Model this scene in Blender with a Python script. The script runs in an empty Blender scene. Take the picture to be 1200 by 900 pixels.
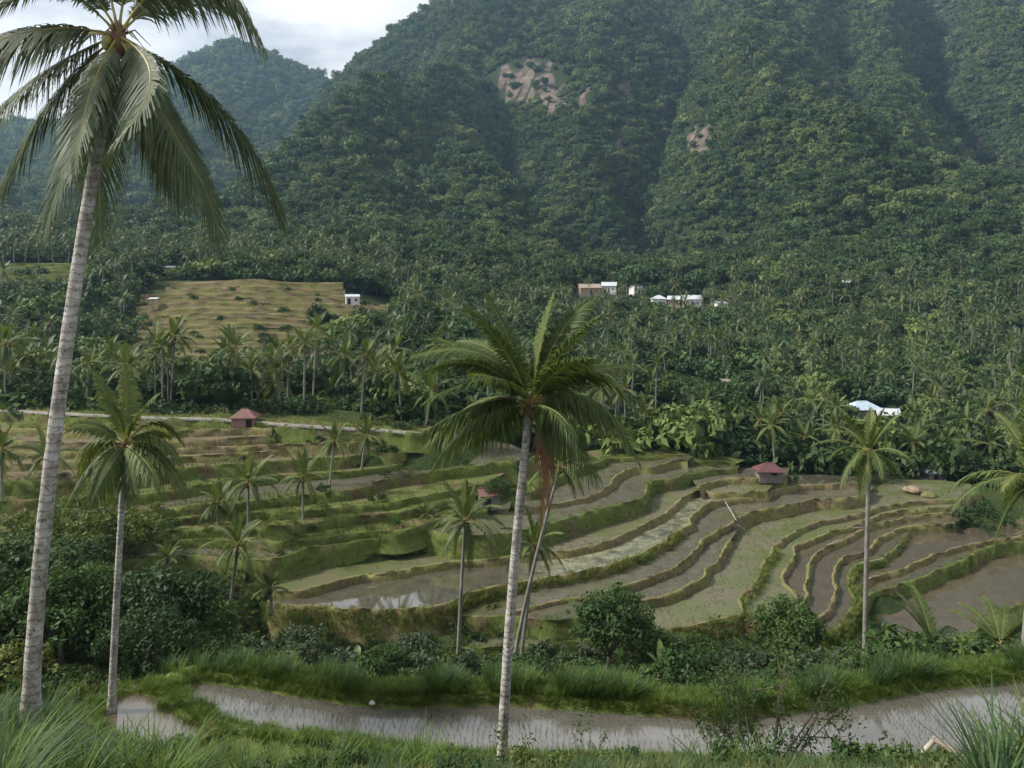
import bpy, math, random
import numpy as np
from mathutils import Vector, Matrix
from mathutils.geometry import tessellate_polygon

SC = bpy.context.scene
COL = SC.collection
RNG = np.random.default_rng(7)
random.seed(7)

# ------------------------------------------------------------------ camera, sky, sun, exposure
F, HZ, CZ, ZS = 942.0, 330.0, 60.0, 1.105          # focal length in photo pixels, horizon row, camera height above datum
cam_d = bpy.data.cameras.new('camera')
cam = bpy.data.objects.new('camera', cam_d)
COL.objects.link(cam)
cam.location = (0, 0, CZ)
cam.rotation_euler = (math.radians(90), 0, 0)
cam_d.sensor_width = 36.0
cam_d.lens = 36.0 * F / 1200.0
cam_d.shift_y = -(450.0 - HZ) / 1200.0
cam_d.clip_start = 0.2
cam_d.clip_end = 9000.0
SC.camera = cam

SUN_EL, SUN_AZ = math.radians(43), math.radians(-93)     # azimuth from +Y (view direction) towards +X
world = bpy.data.worlds.new('World')
SC.world = world
world.use_nodes = True
wn, wl = world.node_tree.nodes, world.node_tree.links
wn.clear()
w_out = wn.new('ShaderNodeOutputWorld')
w_bg = wn.new('ShaderNodeBackground')
w_sky = wn.new('ShaderNodeTexSky')
w_sky.sky_type = 'NISHITA'
w_sky.sun_disc = False
w_sky.sun_elevation = SUN_EL
w_sky.sun_rotation = SUN_AZ
w_sky.altitude = 300
w_sky.dust_density = 2.0
w_tc = wn.new('ShaderNodeTexCoord')
w_map = wn.new('ShaderNodeMapping')
w_map.inputs['Scale'].default_value = (1.0, 1.0, 2.6)
w_map.inputs['Location'].default_value = (0.35, 0.1, 0.62)
w_n1 = wn.new('ShaderNodeTexNoise')
w_n1.inputs['Scale'].default_value = 2.3
w_n1.inputs['Detail'].default_value = 7
w_n1.inputs['Roughness'].default_value = 0.58
w_n2 = wn.new('ShaderNodeTexNoise')
w_n2.inputs['Scale'].default_value = 4.5
w_n2.inputs['Detail'].default_value = 6
w_r1 = wn.new('ShaderNodeValToRGB')      # cloud cover
w_r1.color_ramp.elements[0].position = 0.28
w_r1.color_ramp.elements[1].position = 0.46
w_r2 = wn.new('ShaderNodeValToRGB')      # cloud brightness, grey undersides to white
w_r2.color_ramp.elements[0].position = 0.36
w_r2.color_ramp.elements[0].color = (6.6, 6.9, 7.4, 1)
w_r2.color_ramp.elements[1].position = 0.62
w_r2.color_ramp.elements[1].color = (12.5, 12.6, 12.7, 1)
w_mix = wn.new('ShaderNodeMixRGB')
wl.new(w_tc.outputs['Generated'], w_map.inputs['Vector'])
wl.new(w_map.outputs['Vector'], w_n1.inputs['Vector'])
wl.new(w_map.outputs['Vector'], w_n2.inputs['Vector'])
wl.new(w_n1.outputs['Fac'], w_r1.inputs['Fac'])
wl.new(w_n2.outputs['Fac'], w_r2.inputs['Fac'])
wl.new(w_r1.outputs['Color'], w_mix.inputs['Fac'])
wl.new(w_sky.outputs['Color'], w_mix.inputs['Color1'])
wl.new(w_r2.outputs['Color'], w_mix.inputs['Color2'])
wl.new(w_mix.outputs['Color'], w_bg.inputs['Color'])
w_bg.inputs['Strength'].default_value = 0.06
wl.new(w_bg.outputs['Background'], w_out.inputs['Surface'])

sun_d = bpy.data.lights.new('sun', 'SUN')
sun_d.energy = 5.0
sun_d.angle = math.radians(6)
sun_d.color = (1.0, 0.95, 0.86)
sun = bpy.data.objects.new('sun', sun_d)
COL.objects.link(sun)
sdir = Vector((math.sin(SUN_AZ) * math.cos(SUN_EL), math.cos(SUN_AZ) * math.cos(SUN_EL), math.sin(SUN_EL)))
sun.rotation_euler = sdir.to_track_quat('Z', 'Y').to_euler()
sun.location = (0, 0, 400)

SC.view_settings.view_transform = 'Standard'
SC.view_settings.look = 'None'
SC.view_settings.gamma = 1.0
SC.view_settings.exposure = 0.62
SC.render.engine = 'CYCLES'
cy = SC.cycles
cy.use_denoising = True
cy.max_bounces = 5
cy.diffuse_bounces = 2
cy.glossy_bounces = 2
cy.transmission_bounces = 3
cy.transparent_max_bounces = 4
cy.volume_bounces = 0
cy.caustics_reflective = False
cy.caustics_refractive = False
cy.use_adaptive_sampling = True
cy.adaptive_threshold = 0.02

# ------------------------------------------------------------------ small helpers
def W(px, py, d):
    """a point at depth d metres on the sight line of a traced photo position"""
    return np.array([(px - 600.0) / F * d, d, CZ - (py - HZ) / F * d])
def Wz(px, py, z):
    """where that sight line meets the level z (metres relative to the camera)"""
    return W(px, py, -z * ZS * F / (py - HZ))
def to_px(p):
    p = np.asarray(p, float)
    return 600 + p[..., 0] / p[..., 1] * F, HZ - (p[..., 2] - CZ) / p[..., 1] * F
def nrm(v):
    v = np.asarray(v, float)
    return v / (np.linalg.norm(v, axis=-1, keepdims=True) + 1e-9)
def smooth01(a, b, x):
    t = np.clip((x - a) / (b - a), 0, 1)
    return t * t * (3 - 2 * t)

def _hash(ix, iy, seed):
    n = (ix.astype(np.int64) * 374761393 + iy.astype(np.int64) * 668265263 + seed * 974711) & 0x7fffffff
    n = ((n ^ (n >> 13)) * 1274126177) & 0x7fffffff
    return ((n ^ (n >> 16)) & 0xffff) / 65535.0
def vnoise(x, y, seed=0):
    x, y = np.asarray(x, float), np.asarray(y, float)
    ix, iy = np.floor(x), np.floor(y)
    fx, fy = x - ix, y - iy
    fx, fy = fx * fx * (3 - 2 * fx), fy * fy * (3 - 2 * fy)
    a, b = _hash(ix, iy, seed), _hash(ix + 1, iy, seed)
    c, d = _hash(ix, iy + 1, seed), _hash(ix + 1, iy + 1, seed)
    return (a + (b - a) * fx) * (1 - fy) + (c + (d - c) * fx) * fy
def fbm(x, y, octv=4, seed=0):
    s, a, t = 0.0, 1.0, 0.0
    for o in range(octv):
        s = s + a * (vnoise(np.asarray(x) * 2 ** o, np.asarray(y) * 2 ** o, seed + o) * 2 - 1)
        t += a
        a *= 0.5
    return s / t
def ridged(x, y, octv=4, seed=0):
    s, a, t = 0.0, 1.0, 0.0
    for o in range(octv):
        s = s + a * (1 - 2 * np.abs(vnoise(np.asarray(x) * 2 ** o, np.asarray(y) * 2 ** o, seed + o) * 2 - 1))
        t += a
        a *= 0.5
    return s / t

def mesh_np(name, V, faces, mats=(), fmat=None, smooth=False, attrs=None):
    """V (n,3); faces: list of (m,k) index arrays; fmat: matching list of material indices"""
    me = bpy.data.meshes.new(name)
    V = np.asarray(V, np.float32)
    faces = [np.asarray(f, np.int32) for f in faces]
    keep = [i for i, f in enumerate(faces) if len(f)]
    sizes = np.concatenate([np.full(len(faces[i]), faces[i].shape[1], np.int32) for i in keep])
    loops = np.concatenate([faces[i].ravel() for i in keep])
    me.vertices.add(len(V))
    me.vertices.foreach_set('co', V.ravel())
    me.loops.add(len(loops))
    me.loops.foreach_set('vertex_index', loops)
    me.polygons.add(len(sizes))
    me.polygons.foreach_set('loop_start', np.concatenate([[0], np.cumsum(sizes)[:-1]]).astype(np.int32))
    me.polygons.foreach_set('loop_total', sizes)
    for m in mats:
        me.materials.append(m)
    if fmat is not None:
        mi = np.concatenate([np.full(len(faces[i]), fmat[i], np.int32) if np.isscalar(fmat[i]) else np.asarray(fmat[i], np.int32) for i in keep])
        me.polygons.foreach_set('material_index', mi)
    me.polygons.foreach_set('use_smooth', np.full(len(sizes), smooth, bool))
    me.update(calc_edges=True)
    if attrs:
        for k, a in attrs.items():
            at = me.attributes.new(k, 'FLOAT', 'POINT')
            at.data.foreach_set('value', np.asarray(a, np.float32))
    return me

class Soup:
    """collects vertices and faces (with a material slot) for one mesh"""
    def __init__(s):
        s.V, s.Fs, s.Ms, s.n = [], [], [], 0
    def add(s, V, faces, m=0):
        V = np.asarray(V, float).reshape(-1, 3)
        for f in faces:
            f = np.asarray(f, int)
            if len(f):
                s.Fs.append(f + s.n)
                s.Ms.append(m)
        s.V.append(V)
        s.n += len(V)
    def mesh(s, name, mats, smooth=False):
        return mesh_np(name, np.concatenate(s.V), s.Fs, mats, s.Ms, smooth)
    def box(s, c, size, m=0, rz=0.0):
        x, y, z = np.array(size) / 2
        P = np.array([[-x, -y, -z], [x, -y, -z], [x, y, -z], [-x, y, -z], [-x, -y, z], [x, -y, z], [x, y, z], [-x, y, z]])
        if rz:
            k, q = math.cos(rz), math.sin(rz)
            P = np.stack([P[:, 0] * k - P[:, 1] * q, P[:, 0] * q + P[:, 1] * k, P[:, 2]], 1)
        s.add(P + np.array(c), [[[0, 3, 2, 1], [4, 5, 6, 7], [0, 1, 5, 4], [1, 2, 6, 5], [2, 3, 7, 6], [3, 0, 4, 7]]], m)
    def tube(s, P, R, n=6, m=0, cap=True, bump=None):
        P = np.asarray(P, float)
        R = np.asarray(R, float) * np.ones(len(P))
        T = nrm(np.gradient(P, axis=0))
        ref = np.array([0.0, 0, 1]) if abs(T[0, 2]) < 0.9 else np.array([1.0, 0, 0])
        A = nrm(np.cross(T, ref))
        B = np.cross(T, A)
        th = np.linspace(0, 2 * np.pi, n, endpoint=False)
        ring = A[:, None, :] * np.cos(th)[None, :, None] + B[:, None, :] * np.sin(th)[None, :, None]
        V = (P[:, None, :] + ring * R[:, None, None]).reshape(-1, 3)
        k = np.arange(len(P) - 1)[:, None] * n
        j = np.arange(n)[None, :]
        f = np.stack([k + j, k + (j + 1) % n, k + n + (j + 1) % n, k + n + j], -1).reshape(-1, 4)
        fs = [f]
        if cap:
            fs.append(np.array([list(range(n))[::-1]]))
            fs.append(np.array([[(len(P) - 1) * n + q for q in range(n)]]))
        s.add(V, fs, m)
    def ball(s, c, r, m=0, nu=8, nv=6):
        r = np.array(r) * np.ones(3)
        V = [[0, 0, -1]]
        for i in range(1, nv):
            a = -np.pi / 2 + np.pi * i / nv
            for j in range(nu):
                b = 2 * np.pi * j / nu
                V.append([math.cos(a) * math.cos(b), math.cos(a) * math.sin(b), math.sin(a)])
        V.append([0, 0, 1])
        tri, quad = [], []
        for j in range(nu):
            tri.append([0, 1 + (j + 1) % nu, 1 + j])
            for i in range(nv - 2):
                a = 1 + i * nu
                quad.append([a + j, a + (j + 1) % nu, a + nu + (j + 1) % nu, a + nu + j])
            tri.append([len(V) - 1, 1 + (nv - 2) * nu + j, 1 + (nv - 2) * nu + (j + 1) % nu])
        s.add(np.array(V) * r + np.array(c), [tri, quad], m)

def obj(name, me, parent=None, loc=None):
    o = bpy.data.objects.new(name, me)
    COL.objects.link(o)
    if parent is not None:
        o.parent = parent
    if loc is not None:
        o.location = loc
    return o
def tag(o, label=None, cat=None, group=None, kind=None):
    if label: o['label'] = label
    if cat: o['category'] = cat
    if group: o['group'] = group
    if kind: o['kind'] = kind
    return o
def empty(name, loc, rz=0.0, sc=1.0):
    o = bpy.data.objects.new(name, None)
    COL.objects.link(o)
    o.location = loc
    o.rotation_euler = (0, 0, rz)
    o.scale = (sc, sc, sc) if np.isscalar(sc) else sc
    o.empty_display_size = 0.2
    return o

# ------------------------------------------------------------------ materials
def new_mat(name):
    m = bpy.data.materials.new(name)
    m.use_nodes = True
    nt = m.node_tree
    nt.nodes.clear()
    out = nt.nodes.new('ShaderNodeOutputMaterial')
    return m, nt, out
def nd(nt, t, **kw):
    n = nt.nodes.new(t)
    for k, v in kw.items():
        if k.startswith('i_'):
            n.inputs[k[2:].replace('_', ' ')].default_value = v
        else:
            setattr(n, k, v)
    return n
def ramp(nt, fac, stops):
    r = nt.nodes.new('ShaderNodeValToRGB')
    el = r.color_ramp.elements
    while len(el) < len(stops):
        el.new(0.5)
    for e, (p, c) in zip(el, stops):
        e.position = p
        e.color = tuple(c) + (1,) if len(c) == 3 else c
    if fac is not None:
        nt.links.new(fac, r.inputs['Fac'])
    return r
def noise(nt, scale, detail=4, rough=0.55, vec=None, dist=0.0):
    n = nt.nodes.new('ShaderNodeTexNoise')
    n.inputs['Scale'].default_value = scale
    n.inputs['Detail'].default_value = detail
    n.inputs['Roughness'].default_value = rough
    n.inputs['Distortion'].default_value = dist
    if vec is not None:
        nt.links.new(vec, n.inputs['Vector'])
    return n
def math_n(nt, op, a, b=None, clamp=False):
    n = nt.nodes.new('ShaderNodeMath')
    n.operation = op
    n.use_clamp = clamp
    for i, v in enumerate((a, b)):
        if v is None: continue
        if isinstance(v, (int, float)): n.inputs[i].default_value = v
        else: nt.links.new(v, n.inputs[i])
    return n.outputs[0]
def mix(nt, fac, a, b, blend='MIX'):
    n = nt.nodes.new('ShaderNodeMixRGB')
    n.blend_type = blend
    for k, v in (('Fac', fac), ('Color1', a), ('Color2', b)):
        if isinstance(v, (int, float)): n.inputs[k].default_value = v
        elif isinstance(v, tuple): n.inputs[k].default_value = v + (1,) if len(v) == 3 else v
        else: nt.links.new(v, n.inputs[k])
    return n.outputs[0]
def bump(nt, h, strength=0.4, dist=0.1):
    b = nt.nodes.new('ShaderNodeBump')
    b.inputs['Strength'].default_value = strength
    b.inputs['Distance'].default_value = dist
    nt.links.new(h, b.inputs['Height'])
    return b.outputs['Normal']

def leaf_mat(name, dark, mid, light, trans=0.3, rough=0.5, nscale=0.35, obj_var=0.6, spec=0.35, patch=0.0):
    """foliage: colour varies from plant to plant and from spray to spray; light passes through the blades"""
    m, nt, out = new_mat(name)
    oi = nd(nt, 'ShaderNodeObjectInfo')
    geo = nd(nt, 'ShaderNodeNewGeometry')
    tc = nd(nt, 'ShaderNodeTexCoord')
    n1 = noise(nt, nscale, 3, 0.6, tc.outputs['Object'])
    isl = geo.outputs['Random Per Island']
    f = math_n(nt, 'MULTIPLY', oi.outputs['Random'], obj_var)
    f = math_n(nt, 'ADD', f, math_n(nt, 'MULTIPLY', isl, 0.25))
    f = math_n(nt, 'ADD', f, math_n(nt, 'MULTIPLY', n1.outputs['Fac'], 0.75 - obj_var * 0.5))
    f = math_n(nt, 'DIVIDE', f, 1.0 + obj_var * 0.5)
    if patch:
        pn = noise(nt, 0.011, 4, 0.6, geo.outputs['Position'])
        f = math_n(nt, 'ADD', f, math_n(nt, 'MULTIPLY', math_n(nt, 'SUBTRACT', pn.outputs['Fac'], 0.5), patch))
    r = ramp(nt, f, [(0.12, dark), (0.5, mid), (0.9, light)])
    p = nd(nt, 'ShaderNodeBsdfPrincipled', i_Roughness=rough)
    p.inputs['Specular IOR Level'].default_value = spec
    nt.links.new(r.outputs['Color'], p.inputs['Base Color'])
    t = nd(nt, 'ShaderNodeBsdfTranslucent')
    tcol = mix(nt, 1.0, r.outputs['Color'], (1.35, 1.25, 0.55), 'MULTIPLY')
    nt.links.new(tcol, t.inputs['Color'])
    ms = nd(nt, 'ShaderNodeMixShader')
    ms.inputs['Fac'].default_value = trans
    nt.links.new(p.outputs['BSDF'], ms.inputs[1])
    nt.links.new(t.outputs['BSDF'], ms.inputs[2])
    nt.links.new(ms.outputs['Shader'], out.inputs['Surface'])
    return m
def flat_mat(name, c1, c2, nscale=3.0, rough=0.7, bstr=0.25, bdist=0.02, coord='Object', c3=None, spec=0.3, stretch=None):
    m, nt, out = new_mat(name)
    tc = nd(nt, 'ShaderNodeTexCoord')
    vec = tc.outputs[coord]
    if stretch:
        mp = nd(nt, 'ShaderNodeMapping')
        mp.inputs['Scale'].default_value = stretch
        nt.links.new(vec, mp.inputs['Vector'])
        vec = mp.outputs['Vector']
    n = noise(nt, nscale, 6, 0.62, vec)
    st = [(0.32, c1), (0.68, c2)] if c3 is None else [(0.28, c1), (0.5, c2), (0.74, c3)]
    r = ramp(nt, n.outputs['Fac'], st)
    p = nd(nt, 'ShaderNodeBsdfPrincipled', i_Roughness=rough)
    p.inputs['Specular IOR Level'].default_value = spec
    nt.links.new(r.outputs['Color'], p.inputs['Base Color'])
    nt.links.new(bump(nt, n.outputs['Fac'], bstr, bdist), p.inputs['Normal'])
    nt.links.new(p.outputs['BSDF'], out.inputs['Surface'])
    return m

M = {}
M['palm'] = leaf_mat('palm_leaf', (0.034, 0.058, 0.018), (0.078, 0.118, 0.036), (0.17, 0.19, 0.062), 0.36, 0.55, 0.5, 0.45, 0.25)
M['palm_big'] = leaf_mat('palm_leaf_near', (0.028, 0.048, 0.022), (0.052, 0.078, 0.034), (0.095, 0.125, 0.055), 0.25, 0.55, 0.6, 0.5, 0.25)
M['palm_far'] = leaf_mat('palm_leaf_grove', (0.02, 0.044, 0.016), (0.048, 0.085, 0.027), (0.115, 0.138, 0.042), 0.25, 0.5, 0.25, 0.7, 0.4)
M['rachis'] = flat_mat('palm_rachis', (0.16, 0.15, 0.035), (0.26, 0.22, 0.06), 2.0, 0.5)
M['dead'] = flat_mat('dead_frond', (0.11, 0.055, 0.03), (0.27, 0.135, 0.07), 6.0, 0.8, coord='Object', stretch=(6, 6, 0.6))
M['fibre'] = flat_mat('palm_fibre', (0.06, 0.04, 0.022), (0.17, 0.11, 0.06), 9.0, 0.9, 0.6, 0.03)
M['nut'] = flat_mat('coconut', (0.12, 0.13, 0.035), (0.21, 0.19, 0.06), 2.0, 0.45)
M['forest1'] = leaf_mat('forest_leaf', (0.015, 0.038, 0.016), (0.048, 0.095, 0.03), (0.145, 0.19, 0.05), 0.15, 0.6, 0.12, 0.75, 0.2, 0.8)
M['forest2'] = leaf_mat('forest_leaf_pale', (0.024, 0.048, 0.02), (0.075, 0.112, 0.04), (0.165, 0.195, 0.07), 0.15, 0.6, 0.12, 0.75, 0.2, 0.8)
M['tree_dark'] = leaf_mat('tree_leaf_dark', (0.014, 0.032, 0.012), (0.03, 0.06, 0.02), (0.07, 0.11, 0.035), 0.25, 0.6, 0.6, 0.35, 0.2)
M['tree_mid'] = leaf_mat('tree_leaf_mid', (0.02, 0.045, 0.014), (0.042, 0.082, 0.024), (0.09, 0.135, 0.035), 0.28, 0.6, 0.6, 0.4, 0.2)
M['tree_light'] = leaf_mat('tree_leaf_light', (0.04, 0.065, 0.02), (0.085, 0.115, 0.03), (0.15, 0.17, 0.045), 0.3, 0.6, 0.6, 0.4, 0.2)
M['tree_blue'] = leaf_mat('tree_leaf_grey', (0.028, 0.045, 0.026), (0.05, 0.075, 0.04), (0.09, 0.115, 0.06), 0.25, 0.6, 0.6, 0.4, 0.2)
M['banana'] = leaf_mat('banana_leaf', (0.05, 0.085, 0.02), (0.10, 0.15, 0.035), (0.17, 0.21, 0.06), 0.35, 0.4, 0.8, 0.4, 0.4)
M['dry_leaf'] = flat_mat('dry_leaf', (0.16, 0.11, 0.055), (0.30, 0.22, 0.12), 3.0, 0.8)
M['grass'] = leaf_mat('grass_blade', (0.045, 0.085, 0.016), (0.085, 0.14, 0.028), (0.14, 0.19, 0.045), 0.35, 0.65, 0.4, 0.6, 0.15)
M['grass_blue'] = leaf_mat('grass_blade_blue', (0.025, 0.055, 0.025), (0.048, 0.095, 0.04), (0.095, 0.145, 0.06), 0.35, 0.6, 0.5, 0.5, 0.18)
M['grass_yellow'] = leaf_mat('grass_blade_yellow', (0.075, 0.085, 0.02), (0.135, 0.14, 0.036), (0.20, 0.185, 0.06), 0.3, 0.55, 0.4, 0.6, 0.25)
M['rice'] = leaf_mat('rice_blade', (0.05, 0.075, 0.02), (0.085, 0.11, 0.03), (0.13, 0.15, 0.05), 0.35, 0.65, 0.4, 0.6, 0.15)
M['bark'] = flat_mat('bark', (0.05, 0.042, 0.033), (0.16, 0.14, 0.115), 5.0, 0.85, 0.6, 0.03, stretch=(3, 3, 0.7))
M['concrete'] = flat_mat('concrete', (0.22, 0.21, 0.19), (0.40, 0.385, 0.36), 3.0, 0.85)
M['twig'] = flat_mat('twig', (0.06, 0.048, 0.035), (0.15, 0.125, 0.09), 8.0, 0.8)

def trunk_mat(name, base, light, dark):
    """coconut trunk: pale grey, lichen blotches, leaf-scar rings"""
    m, nt, out = new_mat(name)
    tc = nd(nt, 'ShaderNodeTexCoord')
    sep = nd(nt, 'ShaderNodeSeparateXYZ')
    nt.links.new(tc.outputs['Object'], sep.inputs['Vector'])
    n1 = noise(nt, 3.2, 6, 0.65, tc.outputs['Object'])
    n2 = noise(nt, 11.0, 4, 0.6, tc.outputs['Object'])
    zz = math_n(nt, 'ADD', math_n(nt, 'MULTIPLY', sep.outputs['Z'], 6.2), math_n(nt, 'MULTIPLY', n1.outputs['Fac'], 1.6))
    fr = math_n(nt, 'FRACT', zz)
    ring = math_n(nt, 'LESS_THAN', fr, 0.2)
    r = ramp(nt, n1.outputs['Fac'], [(0.3, dark), (0.48, base), (0.66, light)])
    c = mix(nt, math_n(nt, 'MULTIPLY', ring, 0.42), r.outputs['Color'], tuple(x * 0.4 for x in dark))
    spots = ramp(nt, n2.outputs['Fac'], [(0.36, (1, 1, 1)), (0.44, (0, 0, 0))])
    c = mix(nt, math_n(nt, 'MULTIPLY', spots.outputs['Color'], 0.7), c, tuple(x * 0.35 for x in dark))
    p = nd(nt, 'ShaderNodeBsdfPrincipled', i_Roughness=0.85)
    p.inputs['Specular IOR Level'].default_value = 0.2
    nt.links.new(c, p.inputs['Base Color'])
    h = math_n(nt, 'SUBTRACT', n2.outputs['Fac'], math_n(nt, 'MULTIPLY', ring, 0.6))
    nt.links.new(bump(nt, h, 0.7, 0.03), p.inputs['Normal'])
    nt.links.new(p.outputs['BSDF'], out.inputs['Surface'])
    return m
M['trunk'] = trunk_mat('palm_trunk', (0.30, 0.285, 0.26), (0.46, 0.45, 0.43), (0.13, 0.115, 0.10))
M['trunk_far'] = flat_mat('palm_trunk_grove', (0.10, 0.09, 0.078), (0.22, 0.21, 0.19), 1.5, 0.85, 0.1)

def ground_mat():
    """undergrowth: grass, weeds and bare soil; the attribute 'soil' marks landslips and tilled ground"""
    m, nt, out = new_mat('undergrowth')
    geo = nd(nt, 'ShaderNodeNewGeometry')
    at = nd(nt, 'ShaderNodeAttribute', attribute_name='soil')
    at2 = nd(nt, 'ShaderNodeAttribute', attribute_name='straw')
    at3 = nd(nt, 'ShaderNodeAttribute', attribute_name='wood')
    n1 = noise(nt, 0.22, 8, 0.65, geo.outputs['Position'])
    n2 = noise(nt, 2.2, 6, 0.7, geo.outputs['Position'])
    g = ramp(nt, n1.outputs['Fac'], [(0.3, (0.018, 0.032, 0.011)), (0.5, (0.034, 0.052, 0.017)), (0.7, (0.07, 0.082, 0.028))])
    g2 = mix(nt, 0.6, g.outputs['Color'], ramp(nt, n2.outputs['Fac'], [(0.3, (0.35, 0.38, 0.3)), (0.7, (1.25, 1.2, 1.1))]).outputs['Color'], 'MULTIPLY')
    ff = ramp(nt, n2.outputs['Fac'], [(0.3, (0.012, 0.02, 0.009)), (0.7, (0.03, 0.042, 0.018))])  # woodland floor: dark litter, with the shade under the crowns put into its colour
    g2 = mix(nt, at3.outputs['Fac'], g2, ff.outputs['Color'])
    n4 = noise(nt, 0.09, 8, 0.7, geo.outputs['Position'])
    s = ramp(nt, n4.outputs['Fac'], [(0.32, (0.045, 0.036, 0.03)), (0.5, (0.105, 0.08, 0.066)), (0.68, (0.18, 0.14, 0.115))])
    fac = ramp(nt, math_n(nt, 'ADD', at.outputs['Fac'], math_n(nt, 'MULTIPLY', math_n(nt, 'SUBTRACT', n2.outputs['Fac'], 0.5), 0.9)), [(0.42, (0, 0, 0)), (0.58, (1, 1, 1))])
    c = mix(nt, fac.outputs['Color'], g2, s.outputs['Color'])
    st = ramp(nt, noise(nt, 9.0, 5, 0.7, geo.outputs['Position']).outputs['Fac'], [(0.3, (0.12, 0.10, 0.055)), (0.7, (0.30, 0.26, 0.16))])
    c = mix(nt, at2.outputs['Fac'], c, st.outputs['Color'])
    p = nd(nt, 'ShaderNodeBsdfPrincipled', i_Roughness=0.95)
    p.inputs['Specular IOR Level'].default_value = 0.1
    nt.links.new(c, p.inputs['Base Color'])
    nt.links.new(bump(nt, n2.outputs['Fac'], 0.8, 0.25), p.inputs['Normal'])
    nt.links.new(p.outputs['BSDF'], out.inputs['Surface'])
    return m
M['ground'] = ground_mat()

def bank_mat(name, soil1, soil2, gr1, gr2, cover):
    m, nt, out = new_mat(name)
    geo = nd(nt, 'ShaderNodeNewGeometry')
    mp = nd(nt, 'ShaderNodeMapping')
    mp.inputs['Scale'].default_value = (1, 1, 0.45)
    nt.links.new(geo.outputs['Position'], mp.inputs['Vector'])
    n1 = noise(nt, 0.35, 6, 0.6, geo.outputs['Position'])
    n2 = noise(nt, 3.5, 6, 0.7, mp.outputs['Vector'])
    so = ramp(nt, n2.outputs['Fac'], [(0.32, soil1), (0.68, soil2)])
    gr = ramp(nt, n2.outputs['Fac'], [(0.32, gr1), (0.68, gr2)])
    k = math_n(nt, 'ADD', n1.outputs['Fac'], math_n(nt, 'MULTIPLY', math_n(nt, 'SUBTRACT', n2.outputs['Fac'], 0.5), 0.5))
    fac = ramp(nt, k, [(0.62 - cover * 0.4, (0, 0, 0)), (0.74 - cover * 0.4, (1, 1, 1))])
    c = mix(nt, fac.outputs['Color'], so.outputs['Color'], gr.outputs['Color'])
    p = nd(nt, 'ShaderNodeBsdfPrincipled', i_Roughness=0.92)
    p.inputs['Specular IOR Level'].default_value = 0.12
    nt.links.new(c, p.inputs['Base Color'])
    nt.links.new(bump(nt, n2.outputs['Fac'], 0.9, 0.12), p.inputs['Normal'])
    nt.links.new(p.outputs['BSDF'], out.inputs['Surface'])
    return m
M['bank_tan'] = bank_mat('bank_tan', (0.085, 0.064, 0.036), (0.215, 0.17, 0.10), (0.095, 0.10, 0.034), (0.185, 0.175, 0.07), 0.5)
M['bank_green'] = bank_mat('bank_green', (0.07, 0.054, 0.03), (0.15, 0.12, 0.065), (0.06, 0.09, 0.022), (0.125, 0.15, 0.042), 0.66)
M['bank_wall'] = bank_mat('bank_wall', (0.16, 0.15, 0.13), (0.30, 0.29, 0.26), (0.05, 0.07, 0.02), (0.10, 0.12, 0.04), 0.15)

def paddy_mat(name, mud1, mud2, green, gcover, wet, gloss=0.06, gscale=0.8):
    """flooded mud: brown silt, patches of shoots and algae, a water film with still and ruffled areas"""
    m, nt, out = new_mat(name)
    geo = nd(nt, 'ShaderNodeNewGeometry')
    n1 = noise(nt, 0.16, 5, 0.6, geo.outputs['Position'], 0.6)
    n2 = noise(nt, gscale, 7, 0.68, geo.outputs['Position'], 0.4)
    n3 = noise(nt, 5.0, 5, 0.7, geo.outputs['Position'])
    mud = ramp(nt, n2.outputs['Fac'], [(0.3, mud1), (0.7, mud2)])
    k = math_n(nt, 'ADD', math_n(nt, 'MULTIPLY', n1.outputs['Fac'], 0.55), math_n(nt, 'MULTIPLY', n3.outputs['Fac'], 0.45))
    gf = ramp(nt, k, [(0.66 - gcover * 0.34, (0, 0, 0)), (0.80 - gcover * 0.34, (1, 1, 1))])
    c = mix(nt, math_n(nt, 'MULTIPLY', gf.outputs['Color'], 0.85), mud.outputs['Color'], green)
    wf = ramp(nt, math_n(nt, 'ADD', math_n(nt, 'MULTIPLY', n2.outputs['Fac'], 0.5), math_n(nt, 'MULTIPLY', n1.outputs['Fac'], 0.5)),
              [(0.62 - wet * 0.34, (0, 0, 0)), (0.70 - wet * 0.34, (1, 1, 1))])
    rr = mix(nt, wf.outputs['Color'], (0.55, 0.55, 0.55), (gloss, gloss, gloss))
    sp = mix(nt, wf.outputs['Color'], (0.25, 0.25, 0.25), (0.5, 0.5, 0.5))
    p = nd(nt, 'ShaderNodeBsdfPrincipled')
    nt.links.new(c, p.inputs['Base Color'])
    nt.links.new(rr, p.inputs['Roughness'])
    nt.links.new(sp, p.inputs['Specular IOR Level'])
    h = math_n(nt, 'MULTIPLY', n3.outputs['Fac'], math_n(nt, 'SUBTRACT', 1.06, wf.outputs['Color']))
    nt.links.new(bump(nt, h, 0.35, 0.06), p.inputs['Normal'])
    nt.links.new(p.outputs['BSDF'], out.inputs['Surface'])
    return m
M['f_mud'] = paddy_mat('paddy_mud', (0.055, 0.05, 0.037), (0.118, 0.108, 0.084), (0.075, 0.088, 0.036), 0.45, 0.85, 0.12)
M['f_brown'] = paddy_mat('paddy_brown_water', (0.064, 0.05, 0.035), (0.102, 0.081, 0.058), (0.07, 0.068, 0.042), 0.0, 1.0, 0.10)
M['f_green'] = paddy_mat('paddy_green', (0.07, 0.06, 0.04), (0.135, 0.118, 0.085), (0.085, 0.105, 0.036), 0.72, 0.55, 0.2, 1.4)
M['f_pond'] = paddy_mat('paddy_pond', (0.055, 0.046, 0.03), (0.10, 0.09, 0.058), (0.08, 0.09, 0.04), 0.45, 1.0, 0.03)
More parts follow.
